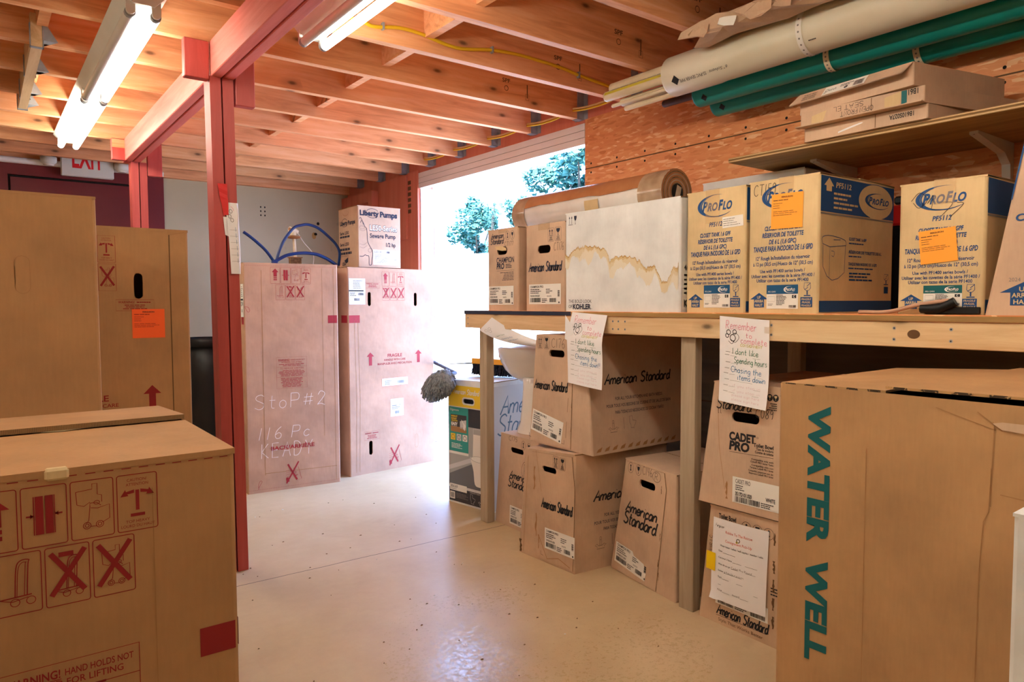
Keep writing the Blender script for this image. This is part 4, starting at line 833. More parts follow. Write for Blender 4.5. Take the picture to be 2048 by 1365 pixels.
c.done(); c.sheet('product_label', 0, .01, .028, .198, .089, 'label_white', lab_champ('CHAMPION PRO', '4225A104.020', .198, .089, True, 2), 0, 'white product label'); c.tape(0, .09, .07, .02)
t = MB(); ff = Fr((2.0, 2.843 - .06, BT + .235), (0, -1, 0), (.5, 0, 1)); t.fill(Fr((1.999, 2.843, BT), (0, -1, 0)), [(.058, .308), (.075, .292), (.12, .284), (.156, .284), (.15, .297), (.11, .308)], 'kraft_light', .002); c.part('slot_flap', t)
c = Carton('toilet_tank_carton', 'brown carton with an open slot between the narrow carton and the stained white box', *rbox(2.0, 2.272, 2.542, BT, 1.45, .42), 'kraft_tan', group=GB, holes=((0, .084, .255, .089, .035),), lift=(.003, .002))
m, f = c.body, c.fr[0]; updown(m, f, .157, .303, .039, .058, K, 0); updown(m, f, .204, .303, .04, .058, K, 1); script(m, f, .022, .17, .223, .05, K); m.hand(f, 'CT176', .196, .262, .034, 'pencil', .0018, .065, .15)
c.done(); c.sheet('product_label', 0, .023, .03, .219, .089, 'label_white', lab_champ('CHAMPION PRO', '4225A104.020', .219, .089, True, 5), 0, 'white product label'); c.tape(0, .09, .08, .025)
c = Carton('sink_carton', 'wide white carton with a brown water stain across its face on the bench', *rbox(1.98, 1.638, 2.248, BT, 1.475, .22), 'carton_white', lift=(.002, .003))
m, f = c.body, c.fr[0]; N2 = 'ink_navy'
for x in (.022, .036): m.line(f, [(x + .004, .362), (x + .004, .39)], .002, N2); m.fill(f, [(x, .385), (x + .008, .385), (x + .004, .395)], N2)
m.rect(f, .02, .358, .026, .002, N2); glass(m, f, .054, .36, .016, .034, N2)
m.txt(f, 'THE BOLD LOOK', .021, .0355, .013, N2, .139); m.txt(f, 'OF', .021, .014, .013, N2, .022); m.txt(f, 'KOHLER', .048, .010, .02, N2, .108, bold=.04); m.txt(f, '.', .158, .010, .02, N2)
# the tide mark of the stain
base = [(.0, .235), (.02, .23), (.05, .252), (.075, .262), (.1, .26), (.115, .266), (.15, .262), (.182, .262), (.21, .252), (.235, .25), (.25, .225), (.262, .2), (.275, .203), (.29, .214), (.337, .215), (.36, .21), (.39, .203), (.41, .195), (.43, .182), (.44, .165), (.45, .163), (.47, .168), (.492, .168), (.505, .15), (.515, .13), (.525, .114), (.541, .108), (.555, .118), (.566, .13), (.57, .148), (.58, .162), (.59, .155), (.6, .162), (.604, .185)]
r9 = random.Random(3); edge = []
for (x, y), (X, Y) in zip(base, base[1:]):
    for q in range(9): t_ = q / 9; edge.append((x + (X - x) * t_ + r9.uniform(-.001, .001), y + (Y - y) * t_ + r9.uniform(-.0045, .0045) + .003 * math.sin((x + t_ * (X - x)) * 260)))
def band(off0, off1, mat, l):
    n = len(edge); m.add([f.P(x, y - off0, l) for x, y in edge] + [f.P(x, max(y - off1 * (1 + .45 * math.sin(x * 40 + off1 * 200) + .3 * math.sin(x * 97)), .004), l) for x, y in edge], [(i, n + i, n + i + 1, i + 1) for i in range(n - 1)], mat)
band(0, .045, 'stain_haze', .0005); band(0, .024, 'stain_faint', .0007); band(0, .0095, 'stain2', .0009); band(0, .003, 'stain', .0012)
g = c.fr[1]; m.rect(g, .012, .01, .2, .17, 'label_white'); m.txt(g, '467', .02, .15, .018, N2, .04, bold=.03); m.txt(g, 'KOHLER', .02, .02, .024, 'ink_teal', .12, bold=.04); m.greek(g, .02, .06, .1, .08, 5, 'ink_grey')
c.done()
def tank(name_label, x, y0, y1, z1, depth, side, model=True, lift=(.003, .006)):
    c = Carton('toilet_tank_carton', name_label, *rbox(x, y0, y1, BT, z1, depth), 'kraft_light', group='blue printed tank cartons on the bench', lift=lift)
    m, f = c.body, c.fr[0]; W_ = y1 - y0; H_ = z1 - BT; k = 'ink_blue'; q = H_ / .413; cx = W_ * .5
    proflo(m, f, W_ * .18, .322 * q, W_ * .63, .076 * q)
    if model: m.txt(f, 'PF5112', cx + .002, .291 * q, .015 * q, k, W_ * .22, 'C', .02, .2)
    for s, y, h_, w_, b in (('CLOSET TANK 1.6 GPF', .257, .0135, .52, .03), ('RÉSERVOIR DE TOILETTE', .236, .0135, .59, .03), ('DE 6 L (1,6 GPC)', .215, .0135, .39, .03), ('TANQUE PARA INODORO DE 1.6 GPD', .193, .0155, .84, .03), ('12" Rough In/Installation du réservoir', .166, .0115, .77, .015), ('à 12 po (30,5 cm)/Hueco de 12" (30,5 cm)', .148, .0115, .85, .015), ('Use with PF1400 series bowls /', .126, .0105, .64, .015), ('Utiliser avec les cuvettes de la série PF1400 /', .111, .0105, .9, .015), ('Utilizar con tazas de la serie PF1400', .097, .0105, .74, .015)):
        m.txt(f, s, cx, y * q, h_ * q, k, W_ * w_, 'C', b, .2 if y > .18 else 0)
    arrow_box(m, f, W_ * .035, .018 * q, W_ * .27, .046 * q); glass_line(m, f, W_ * .81, .052 * q, W_ * .09, .04 * q, k); fragile(m, f, W_ * .765, .019 * q, W_ * .16, .03 * q)
    g = c.fr[1]; m.rect(g, .004, .302 * q, depth - .008, H_ - .304 * q - .004, k); m.rect(g, .004, .294 * q, depth - .008, .005, 'ink_grey'); m.rect(g, .004, .004, depth - .008, .034, k)
    if side:
        ci = [(.335 + .112 * math.cos(R(t)), .355 + .055 * math.sin(R(t))) for t in range(0, 360, 12)]; m.fill(g, ci, 'kraft_light', .0012); g2 = g.sub(0, 0, 0, .0008); m.oval(g2, .335, .355, .112, .055, k, .002, 30, None, 70, 250); proflo(m, g2, .26, .333, .168, .05)
        m.txt(g2, 'PF5112', .087, .379, .016, 'kraft_light', .09, bold=.02, shear=.1); arrow_up(m, g2, .02, .365, .055, .04, 'kraft_light', .6, .55)
        for i in range(4): m.greek(g2, .075, .355 - i * .014, .11 + .02 * i, .011, 1, 'kraft_light', 'L', i, .55)
        m.line(g, [(.02, .205), (.022, .14), (.045, .112), (.075, .1), (.11, .106), (.145, .125), (.15, .205)], .0018, k); m.line(g, catmull([(.018, .208), (.016, .226), (.05, .234), (.11, .23), (.15, .222), (.152, .205)], 3), .0018, k); m.line(g, [(.018, .208), (.06, .2), (.152, .208)], .0018, k); m.line(g, [(.06, .2), (.058, .106)], .0012, k); m.line(g, catmull([(.068, .188), (.085, .186), (.082, .172), (.07, .174)], 3), .0016, k); m.line(g, [(.08, .222), (.12, .224)], .002, k)
        for i, (y, s) in enumerate(((.225, 'CLOSET TANK 1.6 GPF'), (.185, 'RÉSERVOIR DE TOILETTE DE 6 L'), (.148, 'TANQUE PARA INODORO DE 1.6 GPD'))): m.txt(g, s, .17, y, .009, k, (.11, .21, .18)[i], bold=.03, shear=.2); m.greek(g, .17, y - .013, .1 + .03 * i, .008, 1, k, 'L', i)
        m.greek(g, .175, .098, .2, .03, 3, k, 'L', 7, .5); glass_line(m, g, .4, .09, .03, .035, k); m.rect(g, .402, .062, .028, .022, k)
    return c, m, f
c, m, f = tank('tan blue-printed carton next to the stained white box, white slip stuck on it', 1.99, 1.38, 1.618, 1.48, .45, False)
c.done(); c.tape(0, .08, .055, .11); c.sheet('product_label', 0, .076, .017, .105, .076, 'label_white', lab_proflo(.105, .076, 'label_blue'), 0, 'white and blue product label'); c.sheet('address_slip', 0, .149, .281, .08, .036, 'label_white', lambda m, f: m.greek(f, .004, .004, .07, .028, 4, 'ink_grey', 'L', 3, .25), 2, 'white paper slip')
c, m, f = tank('tan carton with an orange slip, its blue-banded side in view, middle of the bench', 1.99, 1.129, 1.368, 1.483, .46, True)
m.hand(f, 'CT159', .017, .371, .034, 'ink_black', .0018, .076, .1); c.done(); c.tape(0, .105, .05, .06); c.sheet('product_label', 0, .068, .014, .107, .074, 'label_white', lab_proflo(.107, .074, 'label_blue'), 0, 'white and blue product label'); c.sheet('order_slip', 0, .080, .262, .106, .107, 'sticker_orange', post_it(.106, .107), -1, 'orange order slip', .0022)
c, m, f = tank('tan carton with a tilted orange slip, logo scribbled over, right part of the bench', 1.99, .695, .902, 1.413, .42, False)
for p in ([(.03, .3), (.05, .32), (.07, .3), (.05, .28), (.035, .295)], [(.07, .29), (.085, .31), (.08, .275)], [(.1, .29), (.13, .285), (.105, .255)], [(.14, .285), (.155, .28), (.125, .25)]): m.line(f, catmull(p, 4), .0014, 'ink_black', .0012)
c.done(); c.tape(0, .085, .05, .06); c.sheet('product_label', 0, .066, .022, .092, .054, 'label_white', lab_proflo(.092, .054, 'ink_teal'), 0, 'white and teal product label'); c.sheet('order_slip', 0, .058, .131, .089, .087, 'sticker_orange', post_it(.089, .087), 5, 'orange order slip', .0022)
bt, tp = rbox(1.97, .2, .687, BT, 1.5, .5); tp[0] = (1.97, .612, 1.5); tp[3] = (2.47, .612, 1.5)
c = Carton('toilet_bowl_carton', 'sloping-sided carton with a blue corner at the right end of the bench', bt, tp, 'kraft_tan', lift=(.002, .004))
m, f = c.body, c.fr[0]; m.txt(f, 'CADET', .06, .224, .016, 'ink_blue', .09, bold=.03, shear=.1); m.txt(f, '2024', .05, .081, .009, 'ink_grey', .024); arrow_box(m, f, .032, .024, .1, .056)
m.fill(f, [(.049, .275), (.052, .275), (.078, .42), (.074, .42)], 'ink_blue'); c.done()

# things lying among the bench cartons
t = thing('plastic_film_roll', 'long roll of film in brown and clear wrapping lying across the two tank cartons', 'roll', (2.29, 2.45, 1.46))
m = MB(); rr = 12; a0, y_ = 2.95, 1.965; cx, cz, r_ = 2.335, 1.5615, .094
m.tube([(cx, a0, cz), (cx, a0 - .02, cz), (cx, y_ + .01, cz), (cx, y_, cz)], [r_ * .86, r_, r_, r_ * .96], 'sheath', 32); m.build('roll', t)
m = MB(); rnd = random.Random(9)
def band2(t0, t1, ya, yb, mat, rad):
    ps = []; n = 14
    for i in range(n + 1):
        for q in range(9): th = t0 + (t1 - t0) * q / 8 + (rnd.uniform(-3, 3) if q in (0, 8) else 0); ps.append((cx + rad * math.cos(R(th)), ya + (yb - ya) * i / n, cz + rad * math.sin(R(th))))
    m.add(ps, [(i * 9 + q, i * 9 + q + 1, i * 9 + q + 10, i * 9 + q + 9) for i in range(n) for q in range(8)], mat, True)
band2(60, 165, a0 - .01, y_, 'brown_wrap', r_ + .003); m.build('brown_wrapping', t)
for ya, yb in ((a0 + .012, a0 - .09), (y_ + .12, y_ - .012)): MB().tube([(cx, ya, cz), (cx, (ya + yb) / 2, cz), (cx, yb, cz)], [r_ + .004, r_ + .006, r_ + .004], 'film', 24, caps=False).build('end_wrapping', t)
m = MB(); ff = Fr((cx, y_ - .012, cz), (1, 0, 0)); m.oval(ff, 0, 0, r_ + .003, r_ + .003, 'brown_wrap', 0, 28, 0)
for q in range(5): m.oval(ff, 0, 0, r_ * (.4 + .13 * q), r_ * (.4 + .13 * q), 'film' if q % 2 else 'dust', .005, 24, .002)
m.oval(ff, 0, 0, .036, .036, 'hole_dark', 0, 16, .003); m.fill(ff, [(-.02, -.03), (.012, -.025), (.024, .02), (-.004, .03)], 'film', .005); m.build('core_end', t)
m = MB(); ff = Cv(lambda a, b: V((cx + (r_ + .006) * math.cos(R(175 - b * 560)), 2.41 - a, cz + (r_ + .006) * math.sin(R(175 - b * 560))))); m.grid(ff.fn, .09, -.09, 3, 6, 'kraft_light'); o = m.build('paper_tag', t); o['label'] = 'tan paper tag'
t = thing('flat_cable_lead', 'tan flat cable with a black clip on the bench edge, before the scribbled carton', 'cable', (1.975, .85, BT))
m = MB(); pts = catmull([(1.978, 1.0, BT + .006), (1.976, .92, BT + .007), (1.975, .85, BT + .024), (1.976, .79, BT + .034), (1.978, .77, BT + .036)], 5); m.tube(pts, .0055, 'cable_tan', 8); m.build('flat_cable', t)
m = MB(); m.tube(catmull([(1.976, .835, BT + .016), (1.974, .80, BT + .015), (1.976, .775, BT + .024), (1.978, .755, BT + .034)], 3), .012, 'black_lid', 8); m.build('clip', t)
m = MB(); m.box((1.982, .7, BT + .002), (1.988, .83, BT + .02), 'black_lid', .002); single(m, 'black_strip', 'short black plastic strip standing against the right tank carton on the bench', 'strip', (1.985, .76, BT))
t = thing('toolbox', 'red case with a black lid against the wall behind the bench cartons', 'toolbox', (2.65, 1.18, BT))
m = MB(); m.box((2.56, 1.0, BT + .001), (2.74, 1.36, BT + .3), 'black_lid', .01); m.box((2.558, .998, BT + .3), (2.742, 1.362, BT + .37), 'tape_red', .008); m.build('case', t); MB().box((2.555, .995, BT + .372), (2.745, 1.18, BT + .40), 'black_lid', .006).build('lid', t)
c = Carton('white_carton', 'white wrapped carton lying behind the tank cartons against the wall', *rbox(2.5, 1.48, 1.95, BT, 1.61, .22), 'carton_white', lift=(.002, .002)); c.done()

# flat cartons stacked on the wall shelf
GS = 'seat cartons on the wall shelf'; ZS = 1.6455
def seat(label, q, z, h_, draw):
    c = Carton('seat_carton', label, [(a, b, z) for a, b in q], [(a, b, z + h_) for a, b in q], 'kraft_tan', group=GS, flaps=False, r=.004)
    draw(c.body, c.fr[0], c); c.done(); return c
def d1_(m, f, c): m.txt(f.sub(.355, .03, 180), '1B610S027A', 0, 0, .014, 'ink_black', .072, bold=.02); m.line(f, [(.24, .002), (.24, .042)], .002, 'ink_fold'); m.fill(f, catmull([(.12, .008), (.16, .016), (.2, .025), (.19, .027), (.15, .02), (.12, .013)], 3), 'paper', .001)
seat('lowest of the three flat cartons on the high shelf', [(2.265, 1.346), (2.262, .952), (2.676, .88), (2.679, 1.275)], ZS, .0435, d1_)
def d2_(m, f, c):
    m.hand(f.sub(.245, .026, 180), 'OPEN FRONT', 0, 0, .015, 'ink_black', .0014, .105); m.hand(f.sub(.215, .045, 180), 'SEAT EL', 0, 0, .015, 'ink_black', .0014, .1); m.fill(f, [(.04, .004), (.08, .007), (.094, .042), (.042, .033)], 'kraft_light', .0014); m.fill(f, [(.28, .006), (.326, .006), (.33, .047), (.28, .038)], 'kraft_light', .0014); m.fill(f, [(.33, .006), (.346, .01), (.346, .047), (.33, .047)], 'ink_teal', .001)
    m.txt(f.sub(.378, .046, 180), '1B61', 0, 0, .016, 'ink_black', .028, bold=.02); m.line(f, [(.24, .002), (.24, .048)], .002, 'ink_fold')
c = seat('middle one of the three flat cartons on the high shelf, handwritten upside down', [(2.25, 1.352), (2.248, .957), (2.66, .85), (2.662, 1.245)], ZS + .045, .05, d2_)
t = MB(); t.hexa([(2.228, 1.358, 1.6905), (2.226, .955, 1.6905), (2.249, .955, 1.6895), (2.251, 1.358, 1.6895)], [(2.228, 1.358, 1.6935), (2.226, .955, 1.6935), (2.249, .955, 1.6925), (2.251, 1.358, 1.6925)], 'kraft_worn'); c.part('torn_edge', t)
Q = [(2.275, 1.37), (2.228, .98), (2.64, .882), (2.687, 1.272)]; ZT3 = ZS + .097
c = seat('topmost of the three flat cartons on the high shelf, white label on its lip', Q, ZT3, .068, lambda m, f, c: None)
t = MB(); zt = ZT3 + .0685; lp = [(2.274, 1.37, zt), (2.227, .98, zt), (2.196, 1.0, zt - .034), (2.243, 1.393, zt - .038)]; f = Fr(lp[3], V(lp[2]) - V(lp[3]), V(lp[0]) - V(lp[3])); t.poly(lp[::-1], 'kraft_tan'); t.poly([f.P((V(p) - f.o).dot(f.u), (V(p) - f.o).dot(f.v), -.003) for p in lp], 'kraft_tan')
for i, s_ in enumerate(('TOILET SEAT', 'ASIENTO DE BAÑO', 'SIÈGE DE TOILETTE')): t.txt(f, s_, .045, .031 - i * .011, .006, 'ink_black', .052, bold=.02)
o = c.part('front_lip', t)
t = MB(); t.rect(f, .125, .004, .15, .04, 'label_white', .001); f = f.sub(0, 0, 0, .0012); t.txt(f, 'Church', .133, .017, .012, 'ink_black', .04); t.greek(f, .185, .022, .05, .014, 2, 'ink_black'); t.oval(f, .21, .014, .0065, .0065, 'ink_black', 0, 14); t.txt(f, 'C', .21, .0115, .006, 'ink_white', None, 'C', l=.0016); t.bars(f, .235, .008, .033, .024, 'ink_black', 4); t.greek(f, .131, .008, .012, .01, 3, 'ink_grey')
ob = t.build('product_label', o); ob['label'] = 'white product label'

# pipes slung under the joists along the right wall
GP = 'pipes under the joists'
def pipe(name, label, x, z, r_, y0, y1, mat, wall=.006, prints=None, group=GP, cat='pipe', bell=0):
    n = 28; prof = [(y0, r_), (y1 - (.25 if bell else .01), r_)] + ([(y1 - .22, r_ + bell)] if bell else []) + [(y1 - .004, r_ + bell), (y1, r_ + bell - .002)]
    m = MB(); ring = lambda y, r: [(x + r * math.cos(2 * math.pi * j / n), y, z + r * math.sin(2 * math.pi * j / n)) for j in range(n)]
    m.rings([ring(y, r) for y, r in prof], mat, False, True); m.rings([ring(y1, r_ + bell - .002), ring(y1, r_ + bell - wall)], mat); m.rings([ring(y1, r_ + bell - wall), ring(y1 - .5, r_ - wall), ring(y1 - .5, .001)], mat, False, True)
    if prints: prints(m, lambda th, y: Cv(lambda a, b: V((x + (r_ + bell + .0006) * math.cos(R(th) - b / r_), y - a, z + (r_ + bell + .0006) * math.sin(R(th) - b / r_)))))
    return single(m, name, label, cat, (x, y1, z), group)
def pp(m, at):
    f = at(212, 1.97); m.fill(f.sub(0, .0), [(.0, 0), (.02, .02), (.04, 0), (.02, -.02)], 'ink_black')
    h = at(222, 1.93); h = h.sub(.23, .012, 180)
    m.txt(h, '6" Solvent', 0, 0, .012, 'ink_black', .085, shear=.3); m.txt(h, 'SS-PVC SEWER PIPE', .1, 0, .013, 'ink_black', .13)
    h = at(210, 1.0).sub(.13, 0, 180); m.txt(h, '18:32', 0, 0, .024, 'ink_black', .07); m.txt(h, '08', -.06, 0, .024, 'ink_black', .03); m.greek(at(222, 1.37), 0, 0, .03, .008, 1, 'ink_black')
pipe('sewer_pipe', 'thick white plastic pipe slung under the joists by the right wall, printing on its flank', 2.385, 2.057, .078, -.9, 2.02, 'pvc_white', .007, pp, bell=.003)
def gd(m, at): m.fill(at(215, 1.955).sub(0, .0), [(0, 0), (.016, .016), (.032, 0), (.016, -.016)], 'ink_black')
pipe('sewer_pipe', 'teal plastic pipe right behind the thick white one', 2.53, 2.0, .05, -.9, 2.0, 'pvc_green', .005, gd)
pipe('sewer_pipe', 'second teal plastic pipe, nearest the wall', 2.655, 1.982, .052, -.9, 2.0, 'pvc_green', .005, gd)
pipe('iron_pipe', 'thin dark iron pipe end poking out below the teal pipes', 2.592, 2.03, .0165, .4, 2.25, 'dark_iron', .004)
for i, (lab, x, z, r_, y1) in enumerate((('topmost thin cream pipe of the bundle left of the thick white pipe', 2.425, 2.11, .026, 2.42), ('thin cream pipe with a yellow stripe in the bundle left of the thick white pipe', 2.385, 2.066, .023, 2.42), ('middle thin cream pipe under the striped one', 2.43, 2.035, .018, 2.36), ('lower thin cream pipe under the middle one of the bundle', 2.42, 2.0, .012, 2.33), ('lowest thin cream pipe of the bundle, barely wider than a finger', 2.385, 2.016, .0085, 2.38))):
    def st(m, at): 
        f = at(178, 2.41); m.rect(f, 0, 0, .45, .012, 'pk_yellow'); m.greek(f, .02, .016, .38, .006, 1, 'ink_grey')
    pipe('water_pipe', lab, x, z, r_, 2.03, y1, 'pvc_cream', .004, st if i == 1 else None, 'thin cream pipes under the joists')
def strap(label, x, z, r_, y, top):
    m = MB(); n = 18; a0, a1 = 40, 320; w_ = .022; rr = r_ + .0025
    p = [(x - rr * .6, top)] + [(x + rr * math.cos(R(t)), z + rr * math.sin(R(t))) for t in range(140, 401, 13)] + [(x + rr * .7, top)]
    m.add([(a, y - w_ / 2, b) for a, b in p] + [(a, y + w_ / 2, b) for a, b in p], [(i, i + 1, len(p) + i + 1, len(p) + i) for i in range(len(p) - 1)], 'label_white' if r_ > .06 else 'pvc_cream', True)
    for t in range(160, 300, 16): m.oval(Fr((x + (rr + .0004) * math.cos(R(t)), y, z + (rr + .0004) * math.sin(R(t))), (0, -1, 0), (math.sin(R(t)), 0, -math.cos(R(t)))), 0, 0, .0035, .0035, 'ink_grey', 0, 10)
    single(m, 'pipe_strap', label, 'strap', (x, y, z), 'perforated pipe straps')
strap('white perforated strap round the thick white pipe', 2.385, 2.057, .0785, 1.40, ZJ); strap('perforated strap round the teal pipe behind the thick white one', 2.53, 2.0, .0505, 1.395, ZJ); strap('perforated strap round the teal pipe nearest the wall', 2.655, 1.982, .0525, 1.14, ZJ)
# torn wrapping laid above the big pipe
t = thing('crumpled_carton', 'crumpled torn brown carton stuffed above the thick white pipe under the joists', 'carton', (2.22, 1.3, 2.09)); rnd = random.Random(4)
def crum2():
    m = MB(); r0 = random.Random(11); nu, nv = 22, 7; pts = []
    xs = [2.17, 2.165, 2.175, 2.19, 2.22, 2.27, 2.32, 2.36]; zs = [2.134, 2.125, 2.105, 2.09, 2.085, 2.088, 2.12, 2.134]
    for j in range(nv + 1):
        for i in range(nu + 1):
            u = i / nu; yy = .3 + 1.46 * u; k_ = .012; pts.append((xs[j] + r0.uniform(-k_, k_) - .02 * math.sin(u * 9) * (j < 4), yy + r0.uniform(-.02, .02) + (-.05 + .06 * (j % 3)) * (u > .95), min(zs[j] + r0.uniform(-.009, .009), ZJ - .003)))
    w_ = nu + 1; m.add(pts, [(j * w_ + i + 1, j * w_ + i, j * w_ + w_ + i, j * w_ + w_ + i + 1) for j in range(nv) for i in range(nu)], 'kraft_worn'); return m
crum2().build('body', t)
for yy, sz, k_ in ((1.70, .05, 1), (1.58, .045, 2), (1.46, .06, 3), (1.36, .05, 4)):
    m = MB(); r0 = random.Random(k_); m.poly([(2.155 + r0.uniform(-.01, .01), yy + sz * math.cos(R(q)) * r0.uniform(.6, 1.1), 2.1 + sz * .5 * math.sin(R(q)) * r0.uniform(.6, 1.1)) for q in range(0, 360, 50)], 'kraft_worn' if k_ != 2 else 'label_white'); m.build('torn_flap', t)
# ---------------------------------------------------------------- cartons under the bench
GU = 'toilet cartons under the bench'
def front_panel(c, pts, draw, mat='kraft_tan', hole=None, tears=()):
    """the glued-on trapezoid panel with slanting edges"""
    m = MB(); f = c.fr[0]; g = f.sub(0, 0, 0, .003)
    loops = [[V((a, b, 0)) for a, b in pts]]
    if hole:
        a, b, w_, h_ = hole; rr = h_ / 2; q = []
        for cx, cy, t in ((a + w_ - rr, b + h_ - rr, 0), (a + rr, b + h_ - rr, 90), (a + rr, b + rr, 180), (a + w_ - rr, b + rr, 270)): q += [(cx + rr * math.cos(R(t + k * 22.5)), cy + rr * math.sin(R(t + k * 22.5))) for k in range(5)]
        loops.append([V((x, y, 0)) for x, y in q]); m.rings([[g.P(x, y) for x, y in q], [g.P(x, y, -.006) for x, y in q]], mat)
    al = [p for l in loops for p in l]; tri = [t if (al[t[1]] - al[t[0]]).cross(al[t[2]] - al[t[0]]).z > 0 else t[::-1] for t in geometry.tessellate_polygon(loops)]
    m.add([g.P(p.x, p.y) for p in al], tri, mat); n = len(pts)
    for i in range(n): m.poly([f.P(*pts[i]), f.P(*pts[(i + 1) % n]), g.P(*pts[(i + 1) % n]), g.P(*pts[i])], 'flute_edge')
    draw(m, g)
    for tr in tears: m.fill(g, tr, 'ink_crease', .001)
    return c.part('front_panel', m)
def torn(x, y0, y1, seed, w_=.008):
    r0 = random.Random(seed); L_ = [(x + r0.uniform(-w_, 0), y0 + (y1 - y0) * i / 6) for i in range(7)]; return L_ + [(x + r0.uniform(0, w_), y) for _, y in L_[::-1]]
def small_fixtures(m, f, a, b, k, s=1.0):
    m.line(f, [(a, b), (a + .05 * s, b), (a + .047 * s, b + .012 * s), (a + .062 * s, b + .02 * s), (a + .048 * s, b + .024 * s), (a + .034 * s, b + .016 * s), (a + .012 * s, b + .016 * s), (a, b + .026 * s), (a - .012 * s, b + .02 * s), (a + .002 * s, b + .012 * s)], .0014, k, None, True); m.frame(f, a + .019 * s, b + .016 * s, .011 * s, .03 * s, .0012, k); m.frame(f, a + .0195 * s, b + .046 * s, .01 * s, .016 * s, .0012, k, .003)
def small_toilet(m, f, a, b, k, s=1.0): m.line(f, [(a, b + .055 * s), (a + .018 * s, b + .055 * s), (a + .018 * s, b + .036 * s), (a + .042 * s, b + .03 * s), (a + .036 * s, b + .014 * s), (a + .028 * s, b + .01 * s), (a + .03 * s, b), (a + .006 * s, b), (a + .006 * s, b + .016 * s), (a, b + .024 * s)], .0013, k, None, True)
def big_side(m, f, a, b, w_, h_, k='ink_black'):
    script(m, f, a, b + h_ * .78, w_, h_ * .22, k, False, h_ * .03)
    for i, (s, y) in enumerate((('FOR ALL YOUR KITCHEN AND BATH NEEDS', .52), ('POUR TOUS VOS BESOINS DE CUISINE ET DE SALLE DE BAIN', .4), ('PARA TODAS SUS NECESIDADES DE COCINA Y BAÑO', .28))): m.txt(f, s, a + w_ * .5, b + h_ * y, h_ * .055, 'ink_navy', w_ * (.72, .98, .74)[i], 'C', .01)
    small_fixtures(m, f, a + w_ * .04, b - h_ * .03, 'ink_black', h_ / .3); m.rect(f, a + w_ * .24, b, .0012, h_ * .2, 'ink_navy'); small_toilet(m, f, a + w_ * .33, b, 'ink_navy', h_ / .26)
KB = 'ink_black'
# lower one with the battered face
c = Carton('toilet_bowl_carton', 'battered brown carton on the floor under the bench, another stacked on it', [(1.886, 2.452, 0), (1.897, 2.10, 0), (2.40, 2.045, 0), (2.40, 2.45, 0)], [(1.893, 2.415, .468), (1.905, 2.105, .488), (2.40, 2.05, .482), (2.40, 2.44, .475)], 'kraft_worn', group=GU, holes=((0, .153, .388, .09, .026),), flaps=True, lift=(.002, .001))
m = c.body; g = c.fr[1]; big_side(m, g, .1, .09, .4, .24); crease(m, c.fr[0], [(.03, .01), (.06, .44)], .002); m.fill(c.fr[0], torn(.012, .004, .06, 3, .01), 'ink_fold', .001); c.done()
def dm(m, f):
    updown(m, f, .223, .416, .033, .05, KB, 0); updown(m, f, .264, .414, .033, .05, KB, 1); script(m, f, .152, .228, .188, .052, KB); crease(m, f, [(.115, .47), (.15, .3)], .0016); crease(m, f, [(.14, .1), (.19, .02), (.26, .04), (.33, .02)], .003); m.line(f, [(.15, .045), (.15, .03), (.165, .028)], .0014, KB)
front_panel(c, [(.088, .462), (.335, .478), (.352, .35), (.35, .14), (.345, .01), (.30, .014), (.2, .008), (.105, .012)], dm, 'kraft_worn', (.153, .388, .09, .026), (torn(.105, .3, .4, 1), torn(.118, .1, .2, 2), torn(.135, .05, .11, 5, .006)))
c.sheet('product_label', 0, .176, .064, .181, .088, 'label_white', lab_champ('CHAMPION PRO', '3195A101.020', .181, .088, True, 12), 0, 'white product label', .0045)
# upper one
c = Carton('toilet_bowl_carton', 'tapering brown carton under the bench stacked on the battered one, logo on face and side', [(1.94, 2.437, .49), (1.94, 2.037, .49), (2.55, 2.037, .49), (2.55, 2.437, .49)], [(1.94, 2.39, .966), (1.94, 2.085, .966), (2.55, 2.085, .966), (2.55, 2.39, .966)], 'kraft_tan', group=GU, holes=((0, .132, .385, .1, .03),), lift=(.002, .002))
m = c.body; big_side(m, c.fr[1], .09, .09, .4, .235)
for i in range(11): m.fill(c.fr[1], [(.02 + i * .045, .01), (.045 + i * .045, .012), (.055 + i * .045, .03), (.03 + i * .045, .022)], 'ink_crease')
c.done()
def du(m, f):
    updown(m, f, .057, .417, .033, .05, KB, 0); updown(m, f, .1, .418, .034, .05, KB, 1); m.hand(f, 'C176', .15, .425, .038, 'pencil', .0018, .085, .05); script(m, f, .034, .236, .215, .05, KB)
    for x, y0, y1 in ((.272, .30, .36), (.262, .27, .30), (.275, .18, .24), (.25, .16, .22), (.27, .08, .12), (.24, .05, .12)): m.line(f, [(x, y0), (x + .006, y1)], .0016, 'ink_fold')
    m.line(f, [(-.004, .04), (-.004, .024), (.01, .022)], .0014, KB); m.line(f, [(.215, .024), (.23, .024), (.23, .04)], .0014, KB)
front_panel(c, [(.047, .475), (.287, .475), (.268, .006), (.0, .006)], du, 'kraft_tan', (.132, .385, .1, .03))
c.sheet('product_label', 0, .008, .058, .205, .094, 'label_white', lab_champ('CHAMPION PRO', '3195A101.020', .205, .094, True, 14), -10.5, 'white product label stuck on askew', .0045)
